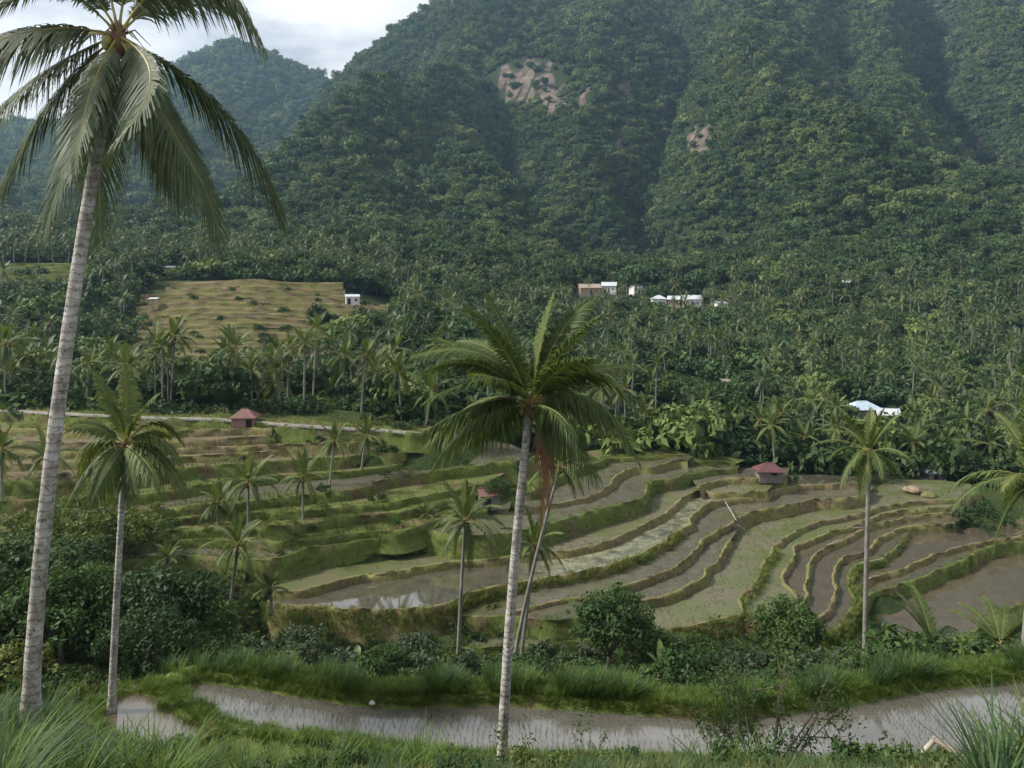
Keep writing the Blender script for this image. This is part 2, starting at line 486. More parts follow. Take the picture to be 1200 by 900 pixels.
M['f_film'] = paddy_mat('paddy_green_film', (0.05, 0.045, 0.034), (0.085, 0.078, 0.058), (0.085, 0.09, 0.045), 0.1, 1.0, 0.04)
def add_film(m):
    # pale duckweed and scum drifting along the middle of the terrace's right arm
    nt = m.node_tree
    p = [n for n in nt.nodes if n.type == 'BSDF_PRINCIPLED'][0]
    src = p.inputs['Base Color'].links[0].from_socket
    geo = nd(nt, 'ShaderNodeNewGeometry')
    sep = nd(nt, 'ShaderNodeSeparateXYZ')
    nt.links.new(geo.outputs['Position'], sep.inputs['Vector'])
    right = ramp(nt, math_n(nt, 'DIVIDE', math_n(nt, 'ADD', sep.outputs['X'], 10.0), 20.0, True), [(0.45, (0, 0, 0)), (0.75, (1, 1, 1))])
    n = noise(nt, 0.9, 9, 0.8, geo.outputs['Position'], 0.2)
    f = ramp(nt, n.outputs['Fac'], [(0.40, (0, 0, 0)), (0.62, (1, 1, 1))])
    left = ramp(nt, math_n(nt, 'DIVIDE', sep.outputs['X'], 50.0, True), [(0.46, (1, 1, 1)), (0.53, (0, 0, 0))])
    k = math_n(nt, 'MULTIPLY', math_n(nt, 'MULTIPLY', right.outputs['Color'], left.outputs['Color']), math_n(nt, 'MULTIPLY', f.outputs['Color'], 0.7))
    nt.links.new(mix(nt, k, src, (0.36, 0.37, 0.25)), p.inputs['Base Color'])
add_film(M['f_film'])
M['f_grass'] = bank_mat('terrace_grass', (0.08, 0.062, 0.034), (0.17, 0.135, 0.075), (0.05, 0.072, 0.018), (0.11, 0.125, 0.036), 0.55)
M['f_tilled'] = bank_mat('terrace_tilled', (0.075, 0.056, 0.037), (0.165, 0.13, 0.088), (0.06, 0.07, 0.026), (0.105, 0.11, 0.042), 0.25)
M['f_near'] = paddy_mat('paddy_near_water', (0.066, 0.06, 0.051), (0.108, 0.1, 0.088), (0.08, 0.08, 0.05), 0.1, 1.0, 0.05, 0.6)
for k_ in ('f_film', 'f_pond', 'f_near', 'f_brown'):
    p_ = [n for n in M[k_].node_tree.nodes if n.type == 'BSDF_PRINCIPLED'][0]
    p_.inputs['Coat Weight'].default_value = 1.0
    p_.inputs['Coat Roughness'].default_value = 0.03
#@@TERRAIN
# ------------------------------------------------------------------ terrace outlines (photo position of each bund crest, level below the camera)
def zl(pts, z):
    """level for each outline point: one number, or (left, right) to run gently along the outline"""
    if np.isscalar(z): return [z] * len(pts)
    return list(np.interp(np.linspace(0, 1, len(pts)), np.linspace(0, 1, len(z)), z))
TER = {}   # name: (outline points, level, bank drop, floor material, bank material, close spec, grass amount)
def ter(name, pts, z, drop, floor, bank, close, grass=0.4):
    TER[name] = dict(pts=pts, z=zl(pts, z), drop=drop, floor=floor, bank=bank, close=close, grass=grass)
# close: list of items, walked after the outline's right end: ('n', name) = another outline reversed, pushed uphill; (px,py) = a point on this level
ter('T0', [(320,746),(405,752),(440,754.5),(466,751.5),(482,757),(518,761),(580,759),(640,756),(672,752),(720,748),(790,746)], -26.0, 1.6, 'f_mud', 'bank_green',
    [(790,734),(700,737),(640,739),(520,743),(466,739),(405,739),(330,737)], 1.0)
ter('T1b', [(470,719),(500,723.5),(520,724.5),(560,723),(594,722.5),(648,727),(690,722)], -24.7, 1.7, 'f_pond', 'bank_green', [(700,708),(640,702),(600,694),(560,693),(520,702),(480,708)], 1.0)
ter('T1', [(312,706),(330,710),(380,710.5),(420,714),(460,714),(500,712),(520,708),(550,696),(570,691),(596,685),(640,678),(660,675),(700,666),(740,654),(770,640),(790,626),(806,616),(812,604),(830,590),(850,586),(884,582),(908,575),(932,570),(960,568),(986,567),(1006,566)],
    -23.9, 1.5, 'f_film', 'bank_tan', [(1014,559),(960,556),(906,559),('n','T2')], 0.25)
ter('T2', [(316,695),(354,693),(384,685),(410,678),(440,673.6),(464,671),(500,665),(540,659),(596,654),(640,648.5),(676,644),(708,636),(740,622),(780,602),(800,585),(820,575),(835,578),(870,577),(899,575)],
    -23.4, 0.9, 'f_green', 'bank_tan', [(908,566),(880,562),('n','T3',5,22)], 0.2)
ter('T2b', [(818,573),(828,566),(856,561),(890,560.5),(922,559)], -22.8, 0.9, 'f_mud', 'bank_tan', [(925,548),(860,548),(806,556)], 0.3)
ter('T3', [(-130,680),(60,668),(160,657),(210,653),(260,654),(316,656),(350,647),(390,639),(430,633),(460,628.5),(500,623),(540,629),(600,625),(650,613.5),(690,601),(728,591),(756,582),(758,572),(768,563),(790,561),(810,556),(840,551.6),(864,550)],
    (-21.9,-21.8,-21.7,-22.1,-22.3), 2.0, 'f_mud', 'bank_green', [(868,544),('n','T4'),(600,592),(560,600),('n','K0')], 0.9)
ter('T4', [(606,601),(632,595),(670,588),(700,579),(716,568),(726,557),(744,549),(762,548),(768,546.5),(794,540),(806,539.5)], (-21.6,-21.4), 1.0, 'f_mud', 'bank_tan', [(814,534),('n','T5'),(604,583)], 0.3)
ter('T5', [(618,578),(650,563),(680,549),(705,541),(714,537),(760,536.5),(800,538),(862,544)], (-20.9,-20.8,-21.0,-22.0), 1.3, 'f_grass', 'bank_green', [(874,539),(800,531),(700,526),(612,545)], 1.0)
ter('A', [(600,717),(620,711.5),(660,704),(700,696),(716,692),(750,682),(780,670),(806,654),(820,636),(838,622),(852,616),(866,607),(880,601),(896,598.5),(924,592),(948,586),(980,585),(1004,583),(1018,579)],
    -24.5, 1.2, 'f_mud', 'bank_tan', [(1024,570),('n','T1',9,25)], 0.45)
ter('B', [(690,718),(720,712),(756,705),(784,698),(808,688),(828,676),(831,666),(844,656),(852,642),(860,632)], -25.0, 0.9, 'f_mud', 'bank_tan', [(866,618),('n','A',2,11)], 0.3)
ter('C', [(740,742),(770,738),(804,736),(830,730),(860,722),(872,716),(868,702),(880,692),(890,674),(896,656),(912,636),(926,626),(940,620),(964,611),(986,608),(1012,602),(1046,592),(1080,588),(1130,583),(1146,577)],
    -25.6, 1.3, 'f_green', 'bank_tan', [(1136,567),(1098,562.5),(1040,562),('n','A',11,18),('n','B'),(730,722)], 0.45)
ter('E', [(868,724),(890,731),(925,730),(946,716),(938,705),(928,694),(918,684),(920,670),(930,652),(933,641),(950,633),(976,624),(1000,616),(1022,607),(1046,601),(1080,598),(1112,594)],
    -26.0, 1.0, 'f_green', 'bank_tan', [(1128,585),('n','C',5,18)], 0.3)
ter('F', [(930,716),(944,707),(948,690),(948,674),(949,660),(958,648),(972,639),(990,633),(1008,623),(1022,617),(1050,610),(1080,604),(1122,601)], -26.4, 0.9, 'f_brown', 'bank_tan', [(1136,590),('n','E',4,16)], 0.2)
ter('G', [(950,732),(963,723),(974,714),(981,694),(979,672),(981,661),(991,653.5),(1012,648),(1024,641),(1032,631),(1046,624),(1060,619),(1080,616.5),(1118,613)], -26.8, 1.2, 'f_brown', 'bank_tan', [(1140,602),('n','F',1,12)], 0.35)
ter('H', [(946,748),(975,741),(990,734),(998,720),(1001,704),(996,686),(998,673),(1008,663),(1034,657),(1044,650),(1056,637),(1060,630)], -27.2, 1.5, 'f_brown', 'bank_green', [(1066,622),('n','G',1,10)], 0.8)
ter('I', [(1004,692),(1014,684),(1030,676),(1062,667.5),(1104,648),(1120,643),(1150,636),(1200,628)], -27.7, 0.8, 'f_brown', 'bank_tan', [(1206,606),(1118,622),(1062,628),(1040,650),(1004,668)], 0.3)
ter('J', [(1012,702),(1024,695),(1044,688.5),(1100,669.5),(1124,660),(1146,647),(1166,640),(1220,632)], -28.1, 1.8, 'f_pond', 'bank_green', [(1226,622),('n','I')], 0.7)
ter('K', [(1026,724),(1040,745),(1080,758),(1130,744),(1172,722),(1200,709),(1270,692),(1340,680)], -29.2, 1.8, 'f_brown', 'bank_green', [(1340,640),(1220,640),(1166,652),(1124,668),(1060,690),(1030,704)], 0.9)
ter('M0', [(846,746),(862,748),(890,744),(912,737)], -27.3, 0.8, 'f_brown', 'bank_tan', [(912,726),(880,727),(846,735)], 0.2)
ter('K0', [(-130,660),(20,652),(100,643),(160,639),(208,634),(256,633),(330,634),(430,623.5),(470,622),(500,614),(530,606),(572,598)], (-21.3,-21.2), 0.9, 'f_grass', 'bank_green', [('n','G0')], 0.9)
ter('G0', [(-130,640),(0,634),(100,630),(160,627),(226,623),(270,620),(326,618),(360,615),(412,606),(456,601),(500,593),(516,588),(564,580)], (-20.8,-20.5), 0.9, 'f_grass', 'bank_green', [('n','H0')], 0.9)
ter('H0', [(-130,626),(0,620),(100,617),(160,614),(212,608),(256,603),(310,601),(360,600),(410,593),(456,590),(484,584),(520,578),(572,566)], (-20.2,-20.0), 0.9, 'f_grass', 'bank_green', [('n','I0')], 0.8)
ter('I0', [(-130,612),(0,606),(100,604),(160,602),(220,594),(300,587),(372,580),(420,574),(450,564),(484,558),(520,552),(552,548),(576,543.5),(606,541)], (-19.6,-19.3,-19.0), 1.5, 'f_mud', 'bank_green',
    [(622,531),(600,521),(560,513),(505,513),(488,530),('n','L1')], 1.0)
ter('L1', [(-130,596),(0,588),(120,584),(200,576),(260,566),(330,558),(400,554),(450,547),(492,541)], -18.7, 1.2, 'f_grass', 'bank_green', [(498,530),('n','L2')], 0.8)
ter('L2', [(-130,574),(0,566),(120,562),(210,549),(260,545),(330,540),(400,536),(430,532),(464,531),(482,528)], -17.6, 1.2, 'f_tilled', 'bank_green', [(488,518),('n','L4')], 0.6)
ter('L3', [(-130,552),(0,545),(120,541),(200,536),(260,533),(330,528)], -17.0, 0.8, 'f_tilled', 'bank_tan', [(336,522),('n','L4x')], 0.3)
ter('L4', [(-130,536),(0,531),(120,530),(200,527),(330,522),(400,520),(450,517),(482,514)], (-16.4,-16.6), 0.9, 'f_tilled', 'bank_tan', [(490,508),('n','L7')], 0.35)
ter('L5', [(-130,522),(0,518),(120,520),(200,517),(260,515),(322,511)], -15.8, 0.9, 'f_tilled', 'bank_tan', [(330,505),('n','L6')], 0.35)
ter('L6', [(-130,506),(0,503),(120,507),(220,505),(280,502.5),(320,502.5)], -15.2, 0.9, 'f_grass', 'bank_tan', [(326,497),(272,490),(160,486),(0,478),(-130,474)], 0.5)
ter('L7', [(-130,474),(-60,478),(0,481),(100,486),(164,489),(240,491),(272,493),(320,496.5),(374,500),(408,502),(448,504),(484,507),(508,508)], (-13.8,-14.5,-16.0), 1.2, 'f_grass', 'bank_green', [(516,501),(420,493),(300,487),(160,480),(0,472),(-130,466)], 0.15)
TER['L4x'] = dict(pts=[(-130,536),(0,531),(120,530),(200,527),(330,522)], z=[-16.4] * 5, drop=0, floor=None, bank=None, close=None, grass=0)
# upper fields and the top-left fields are given by their distance instead
def ter_d(name, pts, d, drop, floor, bank, close, grass=0.4):
    TER[name] = dict(pts=pts, d=list(np.interp(np.linspace(0, 1, len(pts)), np.linspace(0, 1, len(d)), d)), drop=drop, floor=floor, bank=bank, close=close, grass=grass)
UY = [436, 427, 418, 409, 401, 394, 388, 382, 376, 370, 363.5, 357, 351, 345, 339, 332]
for q, y in enumerate(UY):
    d0 = 160 + q * 5.0
    xl = np.interp(y, [330, 345, 365, 400, 436], [200, 176, 146, 146, 146]) + 12 * math.sin(q * 2.3)
    xr = np.interp(y, [330, 345, 357, 375, 400, 436], [380, 430, 474, 470, 410, 340]) + 16 * math.sin(q * 1.7 + 1)
    xs = np.linspace(xl, xr, 7)
    pts = [(x, y + 1.6 * math.sin(i * 1.9 + q * 0.8) - 3 + 9 * ((x - 290) / 170.0) ** 2) for i, x in enumerate(xs)]
    fl = 'f_grass' if q in (0, 4, 13) else 'f_tilled'
    ter_d('U%d' % q, pts, [d0 + 2, d0, d0 + 1.5], 1.5, fl, 'bank_tan', [('n', 'U%d' % (q + 1))] if q < len(UY) - 1 else [('p', 300, 322, 248), ('p', 205, 322, 248)], 0.12)
for q, y in enumerate([322, 317.5, 313, 309]):
    d0 = 236 + q * 6
    pts = [(-120, y + 1), (-40, y), (20, y + 0.6), (70, y - 0.4), (104, y + 0.8)]
    ter_d('V%d' % q, pts, [d0, d0], 1.3, 'f_tilled' if q % 2 else 'f_grass', 'bank_green', [('n', 'V%d' % (q + 1))] if q < 3 else [('p', 110, 304, 262), ('p', -120, 304, 262)], 0.4)

def crspline(P, step):
    """Catmull-Rom through P, resampled at equal steps"""
    P = np.asarray(P, float)
    E = np.vstack([2 * P[0] - P[1], P, 2 * P[-1] - P[-2]])
    t = np.linspace(0, 1, 14, endpoint=False)[:, None]
    out = []
    for i in range(1, len(E) - 2):
        a, b, c, d = E[i - 1], E[i], E[i + 1], E[i + 2]
        out.append(0.5 * (2 * b + (c - a) * t + (2 * a - 5 * b + 4 * c - d) * t ** 2 + (3 * b - a - 3 * c + d) * t ** 3))
    out = np.vstack(out + [P[-1:]])
    s = np.concatenate([[0], np.cumsum(np.linalg.norm(np.diff(out[:, :2], axis=0), axis=1))])
    n = max(3, int(s[-1] / step))
    q = np.linspace(0, s[-1], n)
    return np.stack([np.interp(q, s, out[:, k]) for k in range(out.shape[1])], 1)
def left_normal(P):
    T = np.gradient(P[:, :2], axis=0)
    T /= np.linalg.norm(T, axis=1, keepdims=True) + 1e-9
    return np.stack([-T[:, 1], T[:, 0]], 1)
def push_out(P, n, dist):
    Q = P.copy()
    Q[:, :2] += n * dist
    return Q
for k, t in TER.items():
    if 'd' in t:
        P = np.array([W(x, y, d) for (x, y), d in zip(t['pts'], t['d'])])
        st = 1.2
    else:
        P = np.array([Wz(x, y, z) for (x, y), z in zip(t['pts'], t['z'])])
        st = 0.42
    P = crspline(P, st)
    n = left_normal(P)
    s = np.arange(len(P)) * st
    sd = sum(map(ord, k))
    j = fbm(s / 2.3, s * 0 + sd, 3, sd) * 0.28 + fbm(s / 7.0, s * 0 + 3.3, 2, sd + 5) * 0.3
    P[:, :2] += n * j[:, None] * (1.6 if 'd' in t else 1.0)
    t['P'], t['N'], t['step'] = P, n, st

# ------------------------------------------------------------------ terrain: one sheet from the camera's hillside to the far ridges
CT = []     # control points (px, d, row)
def cz(d, z, *pxs):
    for p in pxs: CT.append((p, d, HZ - z * ZS / d * F))
def cy_(p, d, y): CT.append((p, d, y))
cz(1.5, -1.6, -400, 0, 600, 1200, 1600)
cz(6, -4.0, -400, 0, 300, 600, 900, 1200, 1600)
cz(12, -6.6, -300, 0, 300, 600, 900, 1200, 1500)
cz(15.5, -7.72, -250, 0, 35, 90); cz(15.5, -8.8, 300); cz(15.5, -9.4, 600, 900, 1200, 1500)
cz(20, -10.2, -200, 0); cz(20, -11.6, 150); cz(20, -12.6, 300, 600, 900, 1200, 1500)
cz(24, -14.2, -100, 100); cz(24, -14.9, 300, 600, 900, 1200, 1500)
cz(28, -15.4, 300, 600, 900, 1200, 1500); cz(28, -14.2, -100, 60); cz(28, -14.75, 130)
cz(32, -15.3, 300, 600, 900, 1200, 1500); cz(32, -14.9, -100, 100, 200)
cz(36.5, -17.3, 350, 600, 900, 1200, 1500); cz(36, -16.2, -200, 0, 150)
cz(45, -21, 400, 600, 900, 1200, 1500); cz(45, -19, -300, 50); cz(45, -20.2, 200)
cz(55, -24.4, 400, 600, 800); cz(55, -25.6, 1000, 1200, 1500); cz(55, -20.4, -300, 50); cz(55, -22.6, 250)
cz(76, -27.5, 1008); cz(72, -27.5, 1004); cz(82, -27.8, 1016); cz(68, -27.4, 1005, 1030)
cz(60, -25.9, 540, 620); cz(63, -28.0, 1060, 1200)
for p, y in ((-350, 665), (-350, 665)): cy_(p, 72, y)
cy_(-350, 92, 575); cy_(-350, 115, 500)
for p in (-350, 0, 250, 480): cy_(p, 112, 497 if p > 0 else 486)
for p in (-350, 0, 130): cy_(p, 165, 446)
for p in (-350, 0, 100): cy_(p, 200, 384)
cy_(480, 165, 462); cy_(520, 200, 425); cy_(500, 240, 385); cy_(500, 300, 342); cy_(560, 130, 512)
cy_(400, 262, 335); cy_(300, 270, 322); cy_(150, 262, 318); cy_(0, 285, 306); cy_(-350, 285, 306)
for p, rows in {650: [(128, 532), (150, 506), (180, 472), (220, 434), (300, 375), (400, 312)],
                800: [(130, 538), (160, 506), (200, 460), (260, 405), (330, 352), (420, 300)],
                960: [(130, 540), (160, 510), (200, 458), (260, 404), (330, 350), (420, 295)],
                1200: [(135, 560), (160, 520), (200, 462), (260, 400), (330, 338), (420, 284)],
                1600: [(135, 560), (160, 515), (200, 450), (260, 390), (330, 330), (420, 280)]}.items():
    for d, y in rows: cy_(p, d, y)
for p, rows in {620: [(480, 270), (600, 215), (750, 145), (900, 75), (1050, 10), (1250, -48), (1500, 0), (2200, 130)],
                780: [(480, 262), (600, 200), (750, 130), (900, 66), (1050, -4), (1250, -50), (1500, 0), (2200, 130)],
                900: [(480, 255), (600, 190), (700, 128), (800, 84), (900, 40), (1050, -20), (1250, -55), (1500, 0), (2200, 130)],
                1000: [(480, 248), (600, 180), (750, 110), (900, 50), (1050, -15), (1250, -55)],
                1090: [(480, 256), (600, 206), (750, 150), (880, 98), (980, 54), (1120, 2), (1250, -40)],
                1200: [(480, 240), (600, 190), (700, 145), (850, 80), (1050, -5), (1250, -50), (1500, 0), (2200, 130)],
                1600: [(480, 240), (600, 190), (750, 130), (900, 65), (1050, -5), (1250, -50), (1500, 0), (2200, 130)]}.items():
    for d, y in rows: cy_(p, d, y)
for c in [(335, 560, 198), (365, 590, 164), (400, 630, 134), (435, 680, 116), (475, 740, 92), (520, 820, 56), (560, 920, 22), (600, 1050, -14),
          (330, 440, 262), (400, 480, 228), (480, 520, 206), (550, 540, 216), (440, 580, 168), (510, 640, 140), (570, 720, 120),
          (640, 580, 244), (690, 520, 262), (600, 680, 190),
          (335, 700, 234), (400, 780, 180), (470, 900, 136), (300, 620, 244),
          (375, 1100, 92), (410, 1130, 70), (440, 1160, 50), (478, 1200, 26), (510, 1230, 8), (570, 1320, -32),
          (375, 960, 136), (335, 950, 190), (430, 980, 116), (375, 1400, 158), (440, 1450, 108), (340, 1150, 146),
          (270, 1700, 60), (250, 1700, 66), (215, 1680, 80), (300, 1690, 68), (330, 1670, 78), (360, 1660, 90), (170, 1660, 108), (120, 1650, 136), (60, 1580, 150), (0, 1550, 154), (-150, 1500, 148), (-350, 1500, 128),
          (270, 1400, 124), (200, 1350, 154), (120, 1300, 180), (300, 1250, 146), (270, 1050, 198), (200, 1000, 208), (100, 900, 232), (0, 900, 234), (-350, 900, 228),
          (0, 650, 266), (100, 600, 270), (250, 560, 258), (180, 440, 282), (60, 420, 284), (-350, 420, 284), (0, 350, 298), (250, 340, 308), (100, 330, 302), (400, 350, 306), (400, 420, 270), (520, 420, 285),
          (270, 2100, 128), (0, 2100, 208), (-350, 2100, 198), (450, 2100, 118), (520, 1750, 28), (440, 1750, 118)]:
    CT.append(c)
for k, t in TER.items():
    if t['floor'] is None: continue
    P = t['P'][::(14 if 'd' not in t else 12)]
    pad = max(1.15, t['drop'] + 0.3)
    x, y = to_px(P - np.array([0, 0, pad]))
    for a, b, dd in zip(x, y, P[:, 1]): CT.append((a, dd, b))
for k, off, dz, sl in (('T0', 2.2, -1.3, slice(None, None, 9)), ('C', 2.2, -1.2, slice(4, 46, 9)), ('H', 2.0, -1.2, slice(2, 30, 8)), ('K', 2.2, -1.2, slice(6, 60, 9)),
                       ('T3', 2.0, -1.3, slice(0, 78, 10)), ('T1', 2.0, -0.8, slice(0, 44, 6)), ('I', 1.5, -0.5, slice(0, 20, 5)), ('J', 1.5, -0.9, slice(0, 14, 4)), ('I0', 2.0, -1.2, slice(150, 400, 12)), ('L7', 1.5, -0.9, slice(150, 400, 12))):
    P = push_out(TER[k]['P'], TER[k]['N'], -off)[sl] + np.array([0, 0, dz])
    x, y = to_px(P)
    for a, b, dd in zip(x, y, P[:, 1]): CT.append((a, dd, b))
CT = np.array(CT)
def dom(px, d): return np.stack([np.asarray(px) / 190.0, np.log(d) * 4.2], -1)
def tps_fit(X, v, lam=0.02):
    r = np.linalg.norm(X[:, None] - X[None], axis=-1)
    K = np.where(r > 0, r * r * np.log(r + 1e-12), 0)
    n = len(X)
    Pm = np.hstack([np.ones((n, 1)), X])
    A = np.zeros((n + 3, n + 3))
    A[:n, :n] = K + lam * np.eye(n)
    A[:n, n:] = Pm
    A[n:, :n] = Pm.T
    return np.linalg.solve(A, np.concatenate([v, np.zeros(3)]))
CX = dom(CT[:, 0], CT[:, 1])
TW = tps_fit(CX, CT[:, 2])
def tps(px, d):
    px, d = np.asarray(px, float), np.asarray(d, float)
    Q = dom(px.ravel(), d.ravel())
    out = np.empty(len(Q))
    for i in range(0, len(Q), 8000):
        q = Q[i:i + 8000]
        r2 = ((q[:, None] - CX[None]) ** 2).sum(-1)
        out[i:i + 8000] = (0.5 * r2 * np.log(r2 + 1e-12)) @ TW[:-3] + TW[-3] + q @ TW[-2:]
    return out.reshape(px.shape)
NPX = np.arange(-420, 1621, 8.0)
ND = 1.5 * (2300 / 1.5) ** (np.arange(400) / 399.0)
GP, GD = np.meshgrid(NPX, ND)
GY = tps(GP, GD)
GX = (GP - 600) / F * GD
GZ = CZ - (GY - HZ) / F * GD
hill = smooth01(280, 620, GD)
LINES = [  # spurs (+) and gullies (-) running down the mountain: height, width, [(photo column, distance)]
    (5, 42, [(322, 540), (365, 590), (400, 630), (435, 680), (475, 740), (520, 820), (560, 930), (600, 1060)]),
    (-85, 44, [(760, 440), (705, 510), (650, 590), (612, 680), (585, 780), (575, 900), (610, 1040)]),
    (34, 34, [(700, 640), (690, 740), (700, 860), (690, 1000)]),
    (-95, 42, [(800, 500), (772, 580), (768, 700), (790, 830), (800, 950), (770, 1100)]),
    (60, 55, [(1000, 500), (930, 580), (890, 690), (868, 800), (890, 930), (900, 1100)]),
    (-60, 34, [(1010, 600), (985, 720), (975, 860), (990, 1000)]),
    (40, 34, [(1060, 620), (1045, 740), (1040, 880), (1030, 1050)]),
    (-105, 44, [(1330, 520), (1215, 640), (1150, 740), (1105, 840), (1090, 940), (1076, 1150)]),
    (55, 45, [(1230, 760), (1180, 880), (1160, 1050)]),
    (-45, 36, [(480, 470), (470, 560), (520, 650), (545, 760)]),
    (26, 34, [(560, 520), (560, 610), (560, 700)]),
    (-70, 50, [(250, 620), (330, 760), (400, 900), (470, 1040)]),
    (-50, 70, [(300, 900), (330, 1100), (370, 1300)]),
    (30, 60, [(200, 900), (230, 1150), (262, 1400), (268, 1640)])]
lx_, ly_ = GX + 34 * fbm(GX / 130, GD / 130, 3, 61), GD + 34 * fbm(GX / 130 + 7, GD / 130, 3, 62)
for amp, wid_, pts_ in LINES:
    Q = crspline(np.array([((p - 600) / F * d, d) for p, d in pts_]), 25.0)
    dist = np.full(GX.shape, 1e9)
    for (ax, ay), (bx_, by_) in zip(Q[:-1], Q[1:]):
        t_ = np.clip(((lx_ - ax) * (bx_ - ax) + (ly_ - ay) * (by_ - ay)) / ((bx_ - ax) ** 2 + (by_ - ay) ** 2), 0, 1)
        dist = np.minimum(dist, np.hypot(lx_ - ax - t_ * (bx_ - ax), ly_ - ay - t_ * (by_ - ay)))
    GZ = GZ + amp * np.exp(-dist / wid_) * smooth01(330, 560, GD)
calm = 1 - 0.92 * smooth01(640, 520, GP) * smooth01(700, 1000, GD)
warp = 0.5 * fbm(GX / 420, GD / 420, 2, 8)
GZ = GZ + hill * calm * GD * (0.034 * ridged(GX / 250 + 0.35 + warp, GD / 760 + 1.7 + warp * 0.5, 3, 11) + 0.016 * ridged(GX / 85 + 3.1, GD / 150 + 1.7, 3, 13) + 0.009 * fbm(GX / 45, GD / 45, 3, 21))
GZ = GZ + smooth01(3, 20, GD) * (1 - hill) * 0.16 * fbm(GX / 3.5, GD / 3.5, 3, 5)
GY = HZ - (GZ - CZ) / GD * F
def hz(px, d):
    """terrain height at (photo column, depth)"""
    i = np.clip((np.asarray(px, float) - NPX[0]) / 8.0, 0, len(NPX) - 1.001)
    j = np.clip(np.log(np.asarray(d, float) / 1.5) / np.log(2300 / 1.5) * 399, 0, 398.999)
    i0, j0 = np.floor(i).astype(int), np.floor(j).astype(int)
    u, v = i - i0, j - j0
    return (GZ[j0, i0] * (1 - u) + GZ[j0, i0 + 1] * u) * (1 - v) + (GZ[j0 + 1, i0] * (1 - u) + GZ[j0 + 1, i0 + 1] * u) * v
def inpoly(px, py, poly):
    px, py = np.asarray(px, float), np.asarray(py, float)
    c = np.zeros(px.shape, bool)
    n = len(poly)
    for i in range(n):
        (x1, y1), (x2, y2) = poly[i], poly[(i + 1) % n]
        k = ((y1 > py) != (y2 > py)) & (px < (x2 - x1) * (py - y1) / (y2 - y1 + 1e-12) + x1)
        c ^= k
    return c
SCARS = [[(568, 92), (585, 76), (612, 66), (650, 70), (668, 92), (662, 128), (640, 140), (630, 120), (600, 128), (584, 118)],
         [(800, 152), (822, 144), (846, 150), (842, 176), (820, 186), (802, 178)], [(714, 150), (730, 146), (732, 176), (718, 180)],
         [(718, 98), (742, 96), (745, 122), (728, 118)], [(1034, 50), (1052, 46), (1052, 70), (1036, 68)], [(1118, 158), (1146, 156), (1150, 176), (1120, 178)],
         [(672, 106), (690, 104), (688, 132), (676, 140)], [(284, 128), (318, 126), (306, 142), (290, 146)],
         [(350, 412), (400, 414), (398, 436), (345, 434)]]
SX, SY = GP + 16 * fbm(GX / 16, GD / 60, 3, 31), GY + 18 * fbm(GX / 16, GD / 50, 3, 41)
soil = np.zeros(GP.shape)
for s in SCARS:
    soil = np.maximum(soil, inpoly(SX, SY, s) * ((GD > 500) | (GD < 230)) * (0.35 + 0.65 * smooth01(0.3, 0.6, vnoise(GX / 9, GD / 9, 14))))
straw = ((GD > 9) & (GD < 13.4)) * smooth01(0.35, 0.65, vnoise(GX / 1.1, GD / 0.8, 77)) * 0.9
nr, nc = GP.shape
idx = np.arange(nr * nc).reshape(nr, nc)
gf = np.stack([idx[:-1, :-1], idx[:-1, 1:], idx[1:, 1:], idx[1:, :-1]], -1).reshape(-1, 4)
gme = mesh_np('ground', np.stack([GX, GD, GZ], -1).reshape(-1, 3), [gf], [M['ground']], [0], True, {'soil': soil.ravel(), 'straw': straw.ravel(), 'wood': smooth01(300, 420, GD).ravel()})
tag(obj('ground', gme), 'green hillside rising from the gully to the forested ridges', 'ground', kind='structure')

# visible test for anything standing at (px, d): is its top above everything nearer on that sight line
RUN = np.minimum.accumulate(GY, axis=0)
def seen(px, d, ztop):
    i = np.clip(np.round((np.asarray(px) - NPX[0]) / 8).astype(int), 0, nc - 1)
    j = np.clip(np.floor(np.log(np.asarray(d) / 1.5) / np.log(2300 / 1.5) * 399).astype(int) - 2, 0, nr - 1)
    return (HZ - (np.asarray(ztop) - CZ) / np.asarray(d) * F) < RUN[j, i] - 0.5

# ------------------------------------------------------------------ terraces: level floors stepped down the slope, each with its earth bund and bank
def build_floor(name, ring, mats):
    tri = tessellate_polygon([[Vector(p) for p in ring]])
    return mesh_np(name, np.array(ring), [np.array(tri)], mats, [0])
def strip(name, P, n, prof, mats, wob=0.06, seed=0):
    """sweep a bank profile [(outward offset, height)] along the crest line"""
    s = np.arange(len(P))
    rows = []
    for r, (o, h) in enumerate(prof):
        Q = P.copy()
        jj = fbm(s / 2.1 + r * 9.7, s * 0 + r, 3, seed + r) * wob * (2.2 if r >= 3 else 1.0)
        Q[:, :2] += n * (-(o) + jj)[:, None] if np.ndim(jj) else n * -o
        Q[:, 2] += h + fbm(s / 1.7 + r * 3.1, s * 0 + 5 + r, 2, seed + 40) * wob * (0.7 if r < 4 else 0.2)
        rows.append(Q)
    V = np.stack(rows, 0)
    m, k = V.shape[:2]
    ix = np.arange(m * k).reshape(m, k)
    f = np.stack([ix[:-1, :-1], ix[1:, :-1], ix[1:, 1:], ix[:-1, 1:]], -1).reshape(-1, 4)
    return mesh_np(name, V.reshape(-1, 3), [f], mats, [0], True)
TUFT = []      # grass spots along the banks: (point, size, kind)
LVL = {}
FIELD_WORD = {'f_mud': 'muddy', 'f_brown': 'brown flooded', 'f_green': 'sprouting green', 'f_pond': 'flooded', 'f_film': 'scummy', 'f_grass': 'grassy', 'f_tilled': 'tilled brown'}
